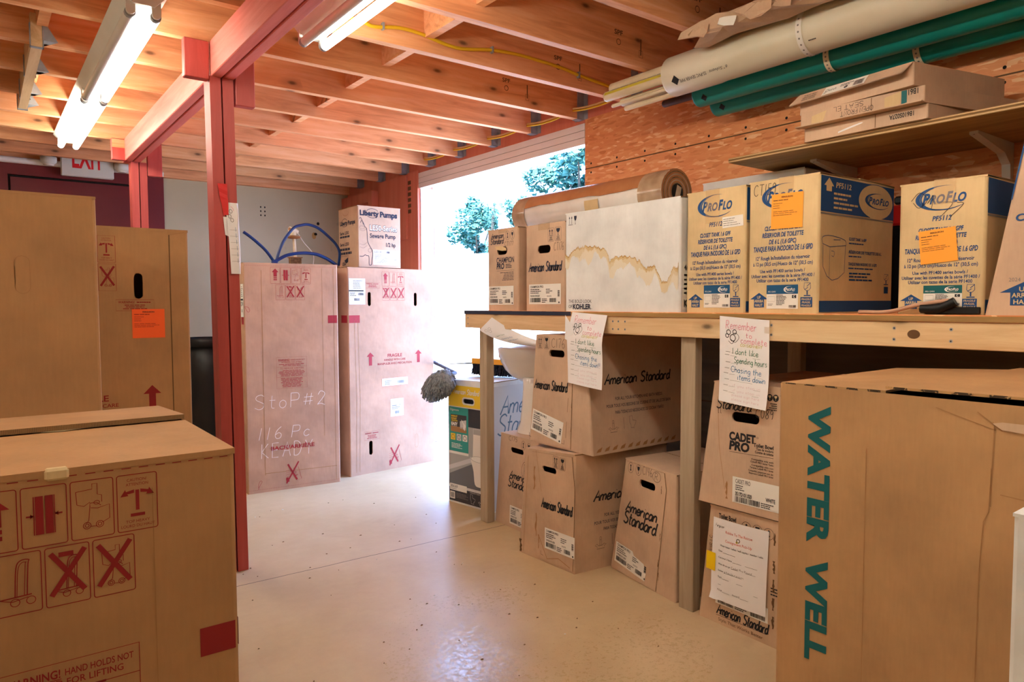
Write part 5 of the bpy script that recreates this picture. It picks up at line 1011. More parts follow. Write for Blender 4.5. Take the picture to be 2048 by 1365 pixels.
# one at the back left, under the pedestal
c = Carton('toilet_bowl_carton', 'brown carton under the bench with a white pedestal sink standing on it', [(2.062, 2.882, 0), (2.05, 2.50, 0), (2.6, 2.49, 0), (2.6, 2.88, 0)], [(2.075, 2.845, .455), (2.065, 2.53, .455), (2.6, 2.52, .455), (2.6, 2.85, .455)], 'kraft_tan', group=GU, holes=((0, .126, .372, .106, .026),), lift=(.001, .001))
m, f = c.body, c.fr[0]; m.hand(f, 'C175', .11, .428, .022, 'pencil', .0018, .07); badge(m, f, .23, .42, .016, .022, KB, 0); badge(m, f, .275, .415, .016, .022, KB, 1); script(m, f, .108, .2, .19, .085, KB, True); m.oval(f, .255, .3, .035, .045, 'pencil', .0016); m.hand(f, 'R', .24, .27, .06, 'pencil', .0018)
c.done(); c.sheet('product_label', 0, .13, .02, .17, .09, 'label_white', lab_champ('CHAMPION PRO', '3195A101.020', .17, .09, True, 16), 0, 'white product label')
# right of the stack
c = Carton('toilet_bowl_carton', 'slanting brown carton between the battered stack and the second bench leg', [(2.074, 2.066, 0), (2.005, 1.668, 0), (2.45, 1.60, 0), (2.52, 1.99, 0)], [(2.088, 2.0, .47), (2.035, 1.69, .465), (2.45, 1.63, .465), (2.50, 1.94, .47)], 'kraft_tan', group=GU, holes=((0, .162, .378, .1, .03),), lift=(.001, .001))
m = c.body; m.hand(Fr((2.2, 1.78, .4725), (.1, -1, 0), (1, .1, 0)), 'N', 0, 0, .05, 'pencil', .003, .05); c.done()
def dc(m, f):
    badge(m, f, .105, .44, .017, .021, KB, 0); badge(m, f, .155, .44, .017, .021, KB, 1); m.hand(f, 'C146', .182, .43, .032, 'pencil', .0018, .06); m.oval(f, .268, .437, .024, .02, 'pencil', .0016); m.hand(f, 'R', .258, .425, .026, 'pencil', .0016); script(m, f, .072, .21, .215, .1, KB, True)
    for x, y in ((.3, .38), (.305, .2), (.3, .1), (.305, .05)): m.fill(f, torn(x, y, y + .03, int(y * 100), .003), 'ink_fold', .001)
front_panel(c, [(.076, .462), (.31, .46), (.325, .4), (.293, .004), (.002, .004)], dc, 'kraft_tan', (.162, .378, .1, .03))
m = MB()
def torn_lab(m, f): lab_champ('CHAMPION PRO', '3195A101.020', .21, .085, True, 18)(m, f)
c.sheet('product_label', 0, .026, .038, .21, .085, 'label_white', torn_lab, -5, 'torn white product label', .0045, [(0, 0), (.2, -.002), (.205, .03), (.185, .062), (.12, .07), (.11, .083), (0, .083)])
# right of the second leg
c = Carton('toilet_bowl_carton', 'brown floor carton right of the second bench leg, white form on its face', [(1.995, 1.555, 0), (1.985, 1.10, 0), (2.5, 1.10, 0), (2.5, 1.555, 0)], [(1.998, 1.512, .405), (1.99, 1.14, .408), (2.5, 1.14, .405), (2.5, 1.52, .405)], 'kraft_worn', group=GU, lift=(.001, .001))
m, f = c.body, c.fr[0]; m.txt(f, 'Toilet Bowl', .08, .368, .016, KB, .07, bold=.03)
for i in range(3): badge(m, f, .19 + i * .042, .362, .018, .018, KB, i % 2)
script(m, f, .078, .03, .2, .042, KB); m.line(f, [(.076, .03), (.272, .034)], .0014, KB); m.txt(f, 'Style That Works Better', .085, .012, .011, 'ink_fold', .175); m.hand(f.sub(.055, .2, 90), '848 P44R-1-C', 0, 0, .012, 'pencil', .0014, .1)
for y in (.33, .24, .18, .12, .06): m.fill(f, torn(.295, y, y + .04, int(y * 100), .006), 'ink_fold', .001)
m.greek(f, .285, .165, .04, .03, 3, KB, 'L', 2)
c.done(); c.sheet('product_label', 0, .072, .07, .205, .05, 'label_white', lambda m, f: (m.bars(f, .01, .004, .06, .016, KB, 3), m.greek(f, .08, .004, .05, .012, 2, KB), m.bars(f, .14, .004, .055, .014, KB, 6)), 0, 'white product label under the form')
t = thing('pickup_form', 'white printed form taped to the floor carton right of the second bench leg', 'paper', (1.985, 1.38, .1))
def curl(a, b): x = 1.9925 + .004 * 0; return V((1.984 - .004 * math.sin(b * 9 + 1) - .006 * math.sin(a * 18) - .010 * (b < .02) * (a < .03), 1.491 - a - (b - .12) * .02, .092 + b))
m = MB(); f = Cv(lambda a, b: curl(a, b)); m.grid(f.fn, .21, .279, 10, 12, 'paper'); L0 = MB.L; MB.L = .0012
m.txt(f, 'Robbie To The Rescue', .105, .235, .009, 'form_red', .1, 'C'); m.txt(f, 'Consignment Pick-Up', .105, .205, .009, 'form_red', .1, 'C'); m.oval(f, .105, .222, .006, .006, 'ink_grey', .003, 8); m.oval(f, .1, .216, .004, .004, 'pk_yellow', 0, 8)
m.txt(f, 'Water heater / toilets / well supplies / chamber / cable', .035, .187, .006, KB, .16, bold=.01)
for i, (s, w_, e) in enumerate((('Date', .015, .05), ("Customer's Name", .055, .09), ('What did you get', .05, .09), ('Stolen', .022, .07), ('Tech', .016, .08), ('', 0, .15), ('P.O.#', .018, .03))):
    y = .168 - i * .0225
    if s: m.txt(f, s, .03, y, .006, KB, w_)
    m.line(f, [(.032 + w_, y - .001), (.032 + w_ + e, y - .001)], .0008, KB)
    if i in (2, 3): m.hand(f, 'Cadet Pro Round' if i == 2 else 'stockroom', .034 + w_, y, .007, 'pencil', .0007, .075)
m.txt(f, 'Amount $', .09, .033, .006, KB, .028); m.line(f, [(.12, .032), (.15, .032)], .0008, KB); m.hand(f, 'Ferguson', .012, .25, .01, KB, .0009, .035, .3); MB.L = L0
m.build('form', t); m = MB(); m.grid(lambda a, b: curl(a - .022, b + .095) + V((-.0025, 0, 0)), .04, .062, 3, 3, 'tape_yellow'); o = m.build('tape', t); o['label'] = 'yellow tape'
c = Carton('toilet_bowl_carton', 'tapering brown carton stacked on the form-covered one, marked in pen beside its slot', [(1.985, 1.555, .414), (1.985, 1.10, .414), (2.55, 1.10, .414), (2.55, 1.555, .414)], [(1.99, 1.497, .835), (1.99, 1.17, .835), (2.55, 1.17, .835), (2.55, 1.497, .835)], 'kraft_tan', group=GU, holes=((0, .132, .294, .104, .033),), lift=(.001, .001))
m, f = c.body, c.fr[0]
m.txt(f, 'CADET', .124, .232, .026, KB, .1, bold=.05); m.txt(f, 'PRO', .124, .2, .028, KB, .078, bold=.05, shear=.1); m.txt(f, 'Toilet Bowl', .289, .222, .012, KB, .072, 'R', .03); m.txt(f, 'Taza de inodoro', .289, .212, .008, KB, .062, 'R', .02); m.txt(f, 'Cuvette de toilette', .289, .202, .008, KB, .066, 'R', .02); m.oval(f, .231, .252, .003, .003, KB, .001, 8)
m.line(f, [(.125, .192), (.29, .195)], .001, KB)
for i, s in enumerate(('Compatible only with', 'Cadet® PRO Series Tanks', 'Compatible sólo con', 'Tanques Cadet® PRO Series', 'Compatible uniquement avec des', 'Réservoirs Cadet® PRO Series')): m.txt(f, s, .29, .178 - i * .0085 - (i // 2) * .002, .006, KB, .06 + .01 * len(s) / 10, 'R', .01)
m.hand(f, 'Standard', .07, .332, .034, KB, .0042, .135, SL, .6); m.hand(f, 'C089', .222, .318, .028, KB, .0018, .062, .1); m.hand(f, 'll', .078, .315, .022, KB, .0014)
for x in (.272, .293): m.oval(f, x, .387, .0105, .0115, KB, 0, 14); glass(m, f.sub(0, 0, 0, .0005), x - .005, .38, .01, .014, 'kraft_light')
m.greek(f, .262, .345, .036, .026, 4, KB, 'R', 3); crease(m, f, [(.075, .37), (.085, .2), (.11, .06)], .0014); m.fill(f, torn(.118, .03, .09, 8, .006), 'ink_crease', .001)
c.done()
def lc(m, f): m.txt(f, 'CADET PRO', .012, .066, .014, KB, .056); m.greek(f, .012, .042, .045, .02, 3, KB, 'L', 3, .4); m.txt(f, '3517D101.020', .012, .025, .012, KB, .062, bold=.03); m.txt(f, 'WHITE', .125, .027, .013, KB, .034, bold=.02); m.bars(f, .012, .004, .09, .018, KB, 3); m.greek(f, .108, .004, .05, .018, 3, KB)
c.sheet('product_label', 0, .141, .025, .175, .086, 'label_white', lc, 0, 'white product label', .0016)

# ---------------------------------------------------------------- doorway group
c = Carton('boxed_toilet', 'tall printed carton with a yellow top, teal panel and toilet picture at the doorway', [(2.067, 3.333, 0), (2.125, 2.985, 0), (2.60, 3.07, 0), (2.54, 3.42, 0)], [(2.067, 3.333, .683), (2.125, 2.985, .69), (2.60, 3.07, .69), (2.54, 3.42, .683)], 'carton_white', holes=((0, .125, .561, .083, .026),), lift=(.004, .002))
m, f, g = c.body, c.fr[0], c.fr[1]; b_ = f.sub(0, 0, 0, .0004)
W_ = .352
m.rect(f, .008, .435, W_ - .016, .1, 'box_dark', .0005); m.rect(f, .008, .1, W_ - .016, .335, 'box_grey', .0005); m.rect(f, .008, .01, W_ - .016, .075, 'box_dark', .0005)
m.fill(f, [(.008, .1), (W_ - .008, .1), (W_ - .008, .24), (.19, .235), (.012, .16)], 'box_floor', .0007); m.fill(f, [(.008, .18), (.19, .245), (.19, .27), (.008, .205)], 'box_pale', .0009); m.rect(f, .18, .255, .16, .02, 'box_pale', .0009)
for sq in ([(.205, .43), (.205, .275), (.325, .275), (.325, .43)],): m.line(f, sq, .003, 'box_pale', .0009, True)
m.fill(f, [(.2, .28), (.205, .40), (.30, .40), (.305, .28)], 'porcelain', .0011); m.fill(f, catmull([(.185, .255), (.2, .28), (.25, .288), (.305, .28), (.31, .255), (.295, .2), (.285, .13), (.25, .118), (.215, .13), (.205, .2), (.185, .255)], 3), 'porcelain', .0012); m.oval(f, .247, .268, .06, .016, 'label_white', 0, 20, .0014); m.oval(f, .247, .268, .06, .016, 'ink_grey', .0014, 20, .0016)
# yellow top round the hand hole
yl = [V((.008, .54, 0)), V((W_ - .008, .54, 0)), V((W_ - .008, .655, 0)), V((.008, .655, 0))]; hq = []
for cx, cy, t in ((.198, .577, 0), (.135, .577, 90), (.135, .571, 180), (.198, .571, 270)): hq += [V((cx + .018 * math.cos(R(t + k * 22.5)), cy + .018 * math.sin(R(t + k * 22.5)), 0)) for k in range(5)]
al = yl + hq; m.add([f.P(p.x, p.y, .0005) for p in al], [t if (al[t[1]] - al[t[0]]).cross(al[t[2]] - al[t[0]]).z > 0 else t[::-1] for t in geometry.tessellate_polygon([yl, hq])], 'box_yellow')
script(m, f, .05, .606, .2, .034, 'ink_white'); m.rect(f, .011, .29, .155, .244, 'box_teal', .0009); f1 = f.sub(0, 0, 0, .0006)
m.txt(f1, 'Edgemere', .02, .514, .013, 'ink_white', .07); m.rect(f1, .024, .398, .128, .096, 'box_dark', .0006); m.rect(f1, .024, .398, .128, .03, 'ink_crease', .0009); m.fill(f1, [(.1, .42), (.15, .415), (.15, .47), (.1, .46)], 'box_pale', .0009); m.fill(f1, [(.11, .47), (.125, .46), (.125, .42), (.14, .41), (.145, .44)], 'ink_white', .0011)
m.txt(f1, 'MINIMALIST', .03, .48, .009, 'box_yellow', .05, bold=.03, l=.0011); m.txt(f1, 'ELEGANT', .03, .467, .009, 'box_yellow', .045, bold=.03, l=.0011); m.txt(f1, 'COLLECTION', .03, .455, .009, 'box_yellow', .05, bold=.03, l=.0011); m.txt(f1, 'EASY', .03, .434, .016, 'ink_white', .052, bold=.05, l=.0011); m.greek(f1, .03, .424, .05, .007, 1, 'ink_white')
for i, k in enumerate(('box_yellow', 'box_pale', 'label_white')): m.rect(f1, .024 + i * .048, .352, .038, .036, k, .0006); m.oval(f1, .043 + i * .048, .37, .012, .011, ('ink_crease', 'box_floor', 'box_dark')[i], .003, 12, .0009)
m.greek(f1, .03, .306, .09, .03, 4, 'ink_white', 'L', 5); m.rect(f, .011, .275, .155, .014, 'label_white', .0009)
m.rect(f, .014, .07, .137, .036, 'label_white', .0009); m.txt(f1, '806369', .022, .085, .016, 'ink_black', .055); m.greek(f1, .022, .075, .05, .006, 1, 'ink_grey'); m.rect(f1, .015, .022, .04, .04, 'label_white', .0006); m.bars(f1, .02, .028, .03, .028, 'ink_black', 4, ); m.greek(f1, .065, .03, .1, .03, 4, 'ink_grey', 'L', 5); small_toilet(m, f1, .18, .02, 'ink_white', .9); small_fixtures(m, f1, .25, .02, 'ink_white', .8); m.txt(f1, 'COMPLETE TOILET', .175, .076, .006, 'ink_white', .08)
# side panel
m.rect(g, .006, .006, .47, .66, 'box_pale', .0005); script(m, g, .03, .4, .44, .22, 'ink_slate', True, .014); m.txt(g, 'COMPLETE', .07, .355, .03, 'ink_navy', .2, bold=.01); m.txt(g, 'TOILET', .07, .32, .03, 'ink_navy', .15, bold=.01)
c.done()
# pedestal sink
t = thing('pedestal_sink', 'white porcelain pedestal basin standing on a carton under the left end of the bench', 'sink', (2.25, 2.76, .459))
m = MB(); m.lathe((2.215, 2.735, .459), [(.1, 0), (.098, .01), (.083, .05), (.074, .14), (.068, .22), (.07, .27), (.06, .275)], 'porcelain', 28, .95, 1); m.build('pedestal', t)
m = MB(); cxx, cyy = 2.30, 2.82; prof = [(.0, .692), (.06, .694), (.095, .704), (.14, .728), (.175, .762), (.196, .8), (.203, .822), (.208, .826), (.214, .872), (.208, .882), (.185, .88), (.17, .862), (.13, .79), (.05, .76), (.0, .758)]
m.lathe((cxx, cyy, 0), prof, 'porcelain', 36, .98, 1.02); m.build('basin', t)
# brushes lying on the printed carton
t = thing('mop', 'grey string mop head hanging off the printed carton at the doorway, handle running back', 'mop', (2.12, 3.40, .69)); rnd = random.Random(2); m = MB()
A_, B_ = V((2.09, 3.59, .605)), V((2.0, 3.24, .715)); ax = (B_ - A_).normalized(); s1 = ax.cross(V((0, 0, 1))).normalized(); s2 = s1.cross(ax)
rings = []
for i in range(13):
    u = i / 12; p = A_.lerp(B_, u); hw = .03 + .085 * math.sin(math.pi * (.12 + .62 * u)) ; rings.append([p + s1 * math.cos(2 * math.pi * j / 22) * hw * .52 * rnd.uniform(.92, 1.06) + s2 * math.sin(2 * math.pi * j / 22) * hw * .58 * rnd.uniform(.92, 1.06) + V((0, 0, -.02)) for j in range(22)])
for sc, dd in ((.8, .02), (.4, .032)): c_ = sum(rings[-1], V()) / 22; L_ = rings[12]; c12 = sum(L_, V()) / 22; rings.append([c12 + (q - c12) * sc + ax * dd for q in L_])
m.rings(rings, 'mop_yarn', True, True)
for i in range(560):
    u = rnd.random() ** .8 * 1.08; th = rnd.uniform(0, 6.283); p = A_.lerp(B_, u); hw = (.03 + .085 * math.sin(math.pi * (.12 + .62 * min(u, 1)))) * (1 - 4 * max(0, u - 1)); o = p + s1 * math.cos(th) * hw * .52 + s2 * math.sin(th) * hw * .58 + V((0, 0, -.02)); d = (s1 * math.cos(th) * .6 + s2 * math.sin(th) + V((0, 0, -.9)) - ax * rnd.uniform(-.2, .9)).normalized() * rnd.uniform(.010, .02)
    m.tube([o - d * .3, o + d * .5, o + d + V((0, 0, -.006))], .0042, 'mop_yarn', 5)
m.build('mop_head', t); m = MB(); m.tube([(2.06, 3.36, .70), (2.2, 3.46, .70), (2.822, 4.852, .668)], .011, 'ink_navy', 10); m.build('handle', t)
t = thing('push_broom', 'dark bristled broom head with orange block on the printed carton by the doorway', 'broom', (2.3, 3.2, .69)); m = MB()
f = V((2.24, 3.32, .745)); e = V((2.33, 3.05, .745)); ax = (e - f).normalized(); sd = ax.cross(V((0, 0, 1))); rnd = random.Random(8)
for i in range(420):
    p = f.lerp(e, rnd.random()) + sd * rnd.uniform(-.025, .025); q = V((rnd.uniform(-.02, .02), rnd.uniform(-.02, .02), -.043)) + sd * rnd.uniform(-.02, .02); m.tube([p + V((0, 0, .02)), p + q], [.003, .0022], 'bristle', 4)
m.build('bristles', t); m = MB(); m.obar(f + V((0, 0, .035)), e + V((0, 0, .035)), .055, .03, 'orange_plastic'); m.build('block', t); m = MB(); m.tube([f.lerp(e, .5) + V((.02, 0, .035)), (2.45, 3.2, .79), (2.66, 3.28, .84)], .012, 'box_yellow', 10); m.build('handle', t)

# ---------------------------------------------------------------- papers on the bench and the post
t = thing('paper_note', 'white reminder note with coloured handwriting hung on the bench edge right of the second leg', 'paper', (1.967, 1.37, .9)); MB.L = .0011
def memo(m, f, W_, H_, full):
    m.hand(f, 'Remember', W_ * .14, H_ * .86, H_ * .095, 'pk_pink', .0014, W_ * .62, .1); m.hand(f, 'to', W_ * .56, H_ * .775, H_ * .06, 'pk_pink', .0013, W_ * .12); m.hand(f, 'complete', W_ * .46, H_ * .71, H_ * .07, 'pk_pink', .0013, W_ * .5); m.hand(f, 'CONSIGNMENT', W_ * .45, H_ * .672, H_ * .03, 'pk_yellow', .0012, W_ * .42, .2)
    for x, y, r_ in ((.2, .82, .022), (.17, .78, .018), (.33, .83, .02), (.29, .76, .03)): m.oval(f, W_ * x, H_ * y, r_ * .36, r_ * .36, 'ink_black', .0024, 10)
    m.line(f, catmull([(W_ * .25, H_ * .74), (W_ * .34, H_ * .71), (W_ * .42, H_ * .77), (W_ * .36, H_ * .82), (W_ * .28, H_ * .8)], 4), .0013, 'ink_black'); m.line(f, catmull([(W_ * .2, H_ * .72), (W_ * .27, H_ * .69), (W_ * .33, H_ * .73)], 4), .0013, 'ink_black')
    for i, (s, x, y, w_, k) in enumerate((('I dont like', .28, .575, .52, 'pk_green'), ('Spending hours', .32, .475, .64, 'pk_green'), ('Chasing the', .26, .365, .6, 'pk_blue'), ('items down' + ('!!' if full else ''), .4, .285, .54, 'pk_blue'))): m.hand(f, s, W_ * x, H_ * y, H_ * .068, k, .0016, W_ * w_, .05, 1.4)
    for y, a, e in ((.59, .14, .8), (.555, .12, .84), (.47, .14, .9), (.4, .12, .5), (.34, .1, .9), (.27, .12, .7), (.2, .1, .86), (.13, .1, .84)): m.rect(f, W_ * a, H_ * y, W_ * .1, .0012, 'ink_grey'); m.rect(f, W_ * (a + .12), H_ * (y - .006), W_ * (e - a - .12), .0006, 'ink_grey')
    for y in (.2, .14, .09, .04): m.hand(f, 'if you stop in' if y > .1 else 'please sign here', W_ * .3, H_ * y, H_ * .03, 'label_pale', .0007, W_ * .56)
def hang(y0, z0, W_, H_, tilt, curlb, off=0): return lambda a, b: V((1.9665 - off * min(1, (H_ - b) / .1) - curlb * max(0, .5 - b / H_) ** 2 * (.4 + a / W_) - .004 * math.sin(a / W_ * 3.1), y0 - a + (H_ - b) * tilt, z0 - (H_ - b) - .012 * (a / W_)))
m = MB(); f = Cv(hang(1.459, 1.058, .185, .282, -.01, .05)); m.grid(f.fn, .185, .282, 8, 10, 'paper'); memo(m, f, .185, .282, False); m.build('sheet', t)
m = MB(); m.grid(lambda a, b: f.fn(a + .165, b + .24) + V((-.001, -.004, 0)), .024, .02, 1, 1, 'clear_tape'); m.build('tape', t)
t = thing('paper_note', 'white reminder note hung on the bench edge below the stained white box', 'paper', (1.967, 2.08, .9))
m = MB(); f = Cv(hang(2.19, 1.066, .205, .29, -.06, .03, .036)); m.grid(f.fn, .205, .29, 8, 10, 'paper'); memo(m, f, .205, .29, True); m.build('sheet', t)
m = MB(); g = Cv(lambda a, b: hang(2.198, .975, .05, .02, 0, 0)(a, b) + V((-.034, 0, -.0))); m.poly([g.fn(0, 0), g.fn(.05, -.006), g.fn(.052, .06), g.fn(.004, .1)], 'paper'); m.build('torn_corner', t)
t = thing('paper_note', 'white reminder note peeling sideways off the left end of the bench edge', 'paper', (1.98, 2.7, .95))
def peel(a, b):
    u, v = a / .42, b / .15; P_ = [V((1.9665, 2.765, 1.036)), V((1.966, 2.66, .995)), V((1.99, 2.56, .945)), (V((2.03, 2.40, .922)))]; Q_ = [V((1.9665, 2.872, .972)), V((1.966, 2.76, .93)), V((1.985, 2.66, .905)), V((2.03, 2.42, .905))]
    def bz(K_, t_): return K_[0] * (1 - t_) ** 3 + K_[1] * 3 * t_ * (1 - t_) ** 2 + K_[2] * 3 * t_ * t_ * (1 - t_) + K_[3] * t_ ** 3
    return bz(Q_, u).lerp(bz(P_, u), v) + V((-.02 * math.sin(v * 3.14) * u, 0, 0))
m = MB(); f = Cv(peel); m.grid(f.fn, .42, .15, 12, 5, 'paper')
for p in ((.05, .03, .08), (.06, .06, .06), (.08, .045, .07)): m.oval(f, p[0], p[1], .014, .01, 'ink_black', .0012, 10)
m.hand(f.sub(.15, .02, 60), 'I dont like', 0, 0, .014, 'pk_green', .0012, .07); m.hand(f.sub(.2, .02, 60), 'Chasing the', 0, 0, .014, 'pk_blue', .0012, .08); m.hand(f.sub(.24, .02, 60), 'items down!!', 0, 0, .014, 'pk_blue', .0012, .08); m.build('sheet', t)
t = thing('paper_note', 'long white note curled round the front red post, under red tape', 'paper', (.83, 2.96, 1.37))
def wrap(a, b):
    x = .803 + a * .98 + (.29 - b) * .055; ed = .849 + (.29 - b) * .012
    if x <= ed: return V((x, 2.9595 - .006 * math.sin(b * 14), 1.225 + b))
    return V((ed + .004, 2.9595 + (x - ed) * .98 - .006 * math.sin(b * 14), 1.225 + b))
m = MB(); f = Cv(wrap); m.grid(f.fn, .17, .285, 34, 6, 'paper')
for p in ((.012, .23), (.018, .25), (.02, .215)): m.oval(f, p[0], p[1], .006, .008, 'ink_black', .0016, 8)
for i in range(6): m.rect(f, .006, .05 + .025 * i, .03, .0008, 'ink_grey'); m.line(f, [(.03, .045 + .025 * i), (.03, .062 + .025 * i)], .0012, 'pk_blue')
m.line(f, [(.02, .27), (.028, .262), (.03, .252)], .0014, 'pk_pink'); m.build('sheet', t)
m = MB(); m.add([(.7935, 2.9625, 1.452), (.8125, 2.9625, 1.452), (.813, 2.9625, 1.375), (.8, 2.9625, 1.38)], [(0, 3, 2, 1)], 'paper'); m.build('under_sheet', t)
m = MB(); r0 = random.Random(3); n = 9; pl = [(.775 + .0025 * i + r0.uniform(-.001, .001), 2.9615 - r0.uniform(0, .002), 1.582 - .0155 * i) for i in range(n)]; pr_ = [(.811 + .0005 * i + r0.uniform(-.001, .001), 2.9615 - r0.uniform(0, .002), 1.583 - .0155 * i) for i in range(n)]
m.add(pl + pr_, [(i, i + 1, n + i + 1, n + i) for i in range(n - 1)], 'tape_red'); o = m.build('tape', t); o['label'] = 'bright red tape'
MB.L = L0

# ---------------------------------------------------------------- near right
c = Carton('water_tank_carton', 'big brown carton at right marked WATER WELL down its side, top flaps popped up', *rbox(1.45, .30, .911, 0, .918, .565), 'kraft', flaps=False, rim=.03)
m, f = c.body, c.fr[0]; g = f.sub(.121, .878, -90); MB.L = .001
m.txt(g, 'WATER', 0, -.046, .046, 'ink_teal', .307, bold=.045); m.txt(g, 'WELL', .339, -.046, .046, 'ink_teal', .232, bold=.045); MB.L = L0
for p, w_ in (([(.425, .73), (.428, .88)], .0024), ([(.33, .9), (.43, .87), (.425, .885)], .0014), ([(.425, .8), (.423, .72), (.415, .70), (.41, .6), (.408, .1)], .0018), ([(.44, .755), (.49, .752)], .0018), ([(.2, .1), (.2, .8)], .0012), ([(.4, .9), (.44, .87)], .002)): crease(m, f, p, w_)
m.fill(f, [(.425, .882), (.44, .872), (.5, .868), (.5, .886), (.44, .886)], 'kraft_worn', .002); c.done()
x0, x1, y0, y1, z_ = 1.45, 2.015, .30, .911, .918
for pts, seed in ([[(x1, y1, z_ + .002), (x0 + .004, y1 - .002, z_ + .002), (x0 + .01, .68, z_ + .004), (1.66, .66, z_ + .012), (x1, .62, z_ + .018)], 1], [[(x1, .622, z_ + .022), (1.69, .655, z_ + .018), (x0 - .002, .675, z_ + .014), (x0 + .006, y0, z_ + .016), (x1, y0, z_ + .03)], 2]):
    t = MB(); q = [V(p) for p in pts]; t.poly(q if (q[1] - q[0]).cross(q[2] - q[1]).z > 0 else q[::-1], 'kraft'); lo = [p + V((0, 0, -.005)) for p in q]; t.poly(lo[::-1], 'kraft')
    for i in range(len(q)): t.poly([lo[i], lo[(i + 1) % len(q)], q[(i + 1) % len(q)], q[i]], 'flute_edge')
    ff = Fr((1.7, .78, z_ + .009), (.3, -1, 0), (1, .3, 0))
    if seed == 1: t.hand(ff, 'well co', -.06, .06, .03, 'ink_crease', .0016, .16, .2); t.hand(ff, 'uuu', .04, -.06, .02, 'ink_crease', .0016, .1)
    else:
        for a, b, d in ((.22, .02, 20), (.3, .08, -30), (.25, -.1, 10), (.36, 0, 0)): g = ff.sub(a, b, d, .011); t.line(g, [(0, 0), (.05, .004)], .002, 'ink_crease')
    o = c.part('flap', t)
c = Carton('white_carton', 'white carton with a blue patch cut off by the right edge of the view', *rbox(1.2, -.12, .373, 0, .79, .235), 'carton_white', lift=(.002, .002)); m, f = c.body, c.fr[0]
m.rect(f, .026, .6, .3, .165, 'ink_blue'); m.oval(f, .03, .385, .004, .005, 'hole_dark'); m.oval(f, .03, .36, .004, .005, 'hole_dark'); m.oval(f, .03, .335, .004, .005, 'hole_dark'); c.done()

# ---------------------------------------------------------------- odds and ends at the back left
t = thing('trash_can', 'tall black plastic bin against the back wall between the left cartons and the chalked one', 'bin', (1.34, 5.5, 0))
m = MB(); m.lathe((1.34, 5.5, 0), [(.15, 0), (.155, .02), (.18, .6), (.188, .8), (.172, .8), (.16, .4)], 'black_plastic', 28); m.build('body', t); m = MB(); m.lathe((1.34, 5.5, .8), [(.188, 0), (.202, .0), (.204, .05), (.196, .06), (.18, .06), (.178, .0)], 'black_plastic', 28); m.build('rim', t)
t = thing('water_hose', 'blue plastic tubing looping up behind the chalked carton', 'tubing', (1.6, 4.35, 1.35)); ZT = 1.349
for nm, pts in (('loop', [(1.494, 4.42, ZT + .004), (1.504, 4.42, 1.40), (1.525, 4.42, 1.46), (1.558, 4.42, 1.52), (1.611, 4.42, 1.585), (1.655, 4.42, 1.604), (1.70, 4.42, 1.612), (1.75, 4.42, 1.602), (1.79, 4.42, 1.582), (1.85, 4.42, 1.535), (1.893, 4.42, 1.491), (1.915, 4.42, 1.44), (1.92, 4.45, 1.36)]), ('stray_end', [(1.294, 4.40, 1.54), (1.335, 4.40, 1.512), (1.381, 4.40, 1.475), (1.43, 4.40, 1.428), (1.482, 4.40, ZT + .007)]), ('front_bow', [(1.45, 4.36, ZT + .007), (1.50, 4.36, 1.385), (1.538, 4.36, 1.405), (1.59, 4.36, 1.418), (1.642, 4.36, 1.424), (1.69, 4.36, 1.424), (1.74, 4.36, 1.418), (1.80, 4.36, 1.395), (1.84, 4.36, 1.372), (1.87, 4.37, ZT + .007)])):
    m = MB(); m.tube(catmull(pts, 5), .009 if nm != 'front_bow' else .0105, 'pex_blue', 10); m.build(nm, t)
t = thing('pipe_stand', 'short white pipe with a brass collar and elbow standing among the blue tubing', 'pipe fitting', (1.64, 4.48, ZT)); m = MB()
m.tube([(1.642, 4.48, 1.37), (1.632, 4.48, 1.53)], .0105, 'pvc_cream', 12); m.build('riser', t); m = MB(); m.lathe((1.63, 4.48, 1.522), [(.02, 0), (.042, .004), (.044, .016), (.02, .02)], 'brass', 20); m.build('collar', t)
m = MB(); m.lathe((1.628, 4.48, 1.542), [(.018, 0), (.02, .03), (.016, .04)], 'pvc_cream', 16); m.tube(catmull([(1.655, 4.48, 1.563), (1.63, 4.475, 1.575), (1.60, 4.46, 1.58)], 4), .0165, 'pvc_cream', 14); m.oval(Fr((1.599, 4.459, 1.58), (.6, -.8, 0)), 0, 0, .011, .011, 'brass', 0, 14); m.build('elbow', t)
m = MB(); m.box((1.603, 4.46, ZT + .002), (1.672, 4.50, ZT + .05), 'dust'); m.box((1.597, 4.455, ZT + .05), (1.678, 4.505, ZT + .056), 'brass'); m.build('base', t); m = MB(); m.tube(catmull([(1.655, 4.47, 1.56), (1.69, 4.46, 1.50), (1.735, 4.44, 1.44), (1.738, 4.42, 1.40), (1.725, 4.40, ZT + .006)], 5), .0022, 'ink_white', 6); m.build('cord', t)
# specks on the floor
m = MB(); rnd = random.Random(21)
for i in range(90):
    x, y = rnd.uniform(.5, 2.0), rnd.uniform(1.0, 3.8); s = rnd.uniform(.0015, .0055); a = rnd.uniform(0, 6.28)
    if x > 1.85 and y < 3.2: continue
    pts = [(x + s * rnd.uniform(.5, 1.6) * math.cos(a + k * 1.256), y + s * rnd.uniform(.4, 1) * math.sin(a + k * 1.256)) for k in range(5)]
    m.rings([[(p, q, .0003) for p, q in pts], [(x + (p - x) * .5, y + (q - y) * .5, .0026) for p, q in pts]], 'dust' if i % 5 else 'label_white', True)
o = single(m, 'floor_debris', 'scattered crumbs of dirt and chips on the concrete floor', 'debris', (1.2, 2.4, 0)); o['kind'] = 'stuff'

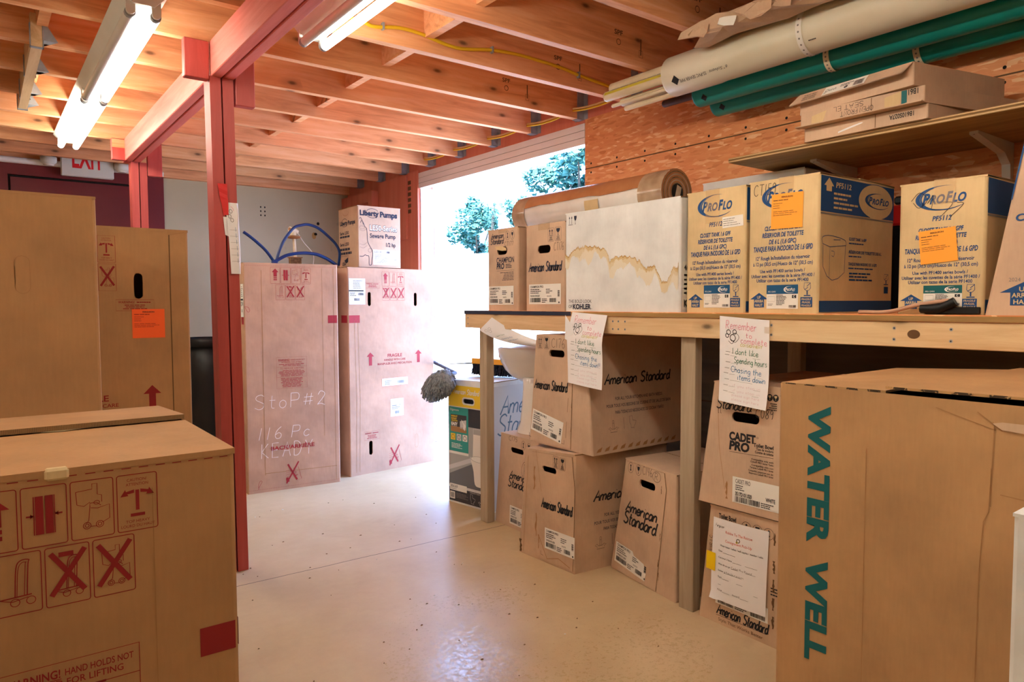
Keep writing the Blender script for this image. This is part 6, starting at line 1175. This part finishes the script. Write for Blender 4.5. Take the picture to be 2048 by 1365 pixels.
# ---------------------------------------------------------------- outside
gm = MB(); gm.poly([(3.6, -30, -.01), (90, -30, -.01), (90, 90, -.01), (3.6, 90, -.01)], 'gravel'); dv, sv = V((.56, .83, 0)), V((.83, -.56, 0)); rg = [(13, -.02), (16, .5), (20, 1.9), (24, 2.9), (32, 3.3), (60, 3.4)]
gm.rings([[dv * d + sv * s + V((0, 0, z + .12 * math.sin(s * .8 + d))) for s in range(-30, 31, 3)] for d, z in rg], 'gravel', close=False, smooth=True); struct(gm, 'ground')
def tree(name, label, x, y, h_, w_, trunk, seed, n=1500):
    t = thing(name, label, 'tree', (x, y, 0)); rnd = random.Random(seed); m = MB(); bl = [(rnd.gauss(0, w_ * .27), rnd.gauss(0, w_ * .27), trunk + (h_ - trunk) * rnd.uniform(.1, .92), w_ * rnd.uniform(.13, .25)) for _ in range(16)]
    for i in range(n):
        b = rnd.choice(bl); d = V((rnd.gauss(0, 1), rnd.gauss(0, 1), rnd.gauss(0, 1))).normalized() * b[3] * rnd.uniform(.5, 1.1); c = V((x + b[0], y + b[1], max(b[2], .15))) + d; c.z = max(c.z, .08); s = w_ * rnd.uniform(.04, .075)
        u = V((rnd.gauss(0, 1), rnd.gauss(0, 1), rnd.gauss(0, 1))).normalized(); q = u.orthogonal().normalized(); m.poly([c - u * s, c + q * s * .75, c + u * s, c - q * s * .5], 'leaf')
    m.build('foliage', t); m = MB(); m.tube([(x, y, -.02), (x + .1, y, trunk * .6 + .2), (x, y + .1, (h_ + trunk) / 2)], [h_ * .025, h_ * .02, h_ * .006], 'bark', 8)
    for b in bl[:7]: m.tube([(x, y, trunk * .7 + .2), (x + b[0] * .5, y + b[1] * .5, (trunk + b[2]) / 2), (x + b[0], y + b[1], b[2])], [h_ * .01, h_ * .007, h_ * .003], 'bark', 6)
    m.build('trunk', t)
tree('bush', 'pale green bush out on the bright lot, left of the tank cartons', 18.6, 27.2, 6.0, 2.1, 2.9, 3, 2600); tree('young_tree', 'thin young tree rising over the bush out on the bright lot', 17.9, 25.2, 5.9, .6, 3.0, 9, 700)
tree('tree', 'tall pale tree beyond the doorway at the edge of the board wall', 23.4, 25.5, 9.2, 3.6, 5.2, 5, 3200); tree('shrub', 'low pale shrub beyond the doorway just above the film roll', 25.4, 31.5, 7.6, 2.0, 4.6, 12, 1500)
for o in bpy.data.objects:
    for k in ('_o', '_r'):
        if k in o: del o[k]
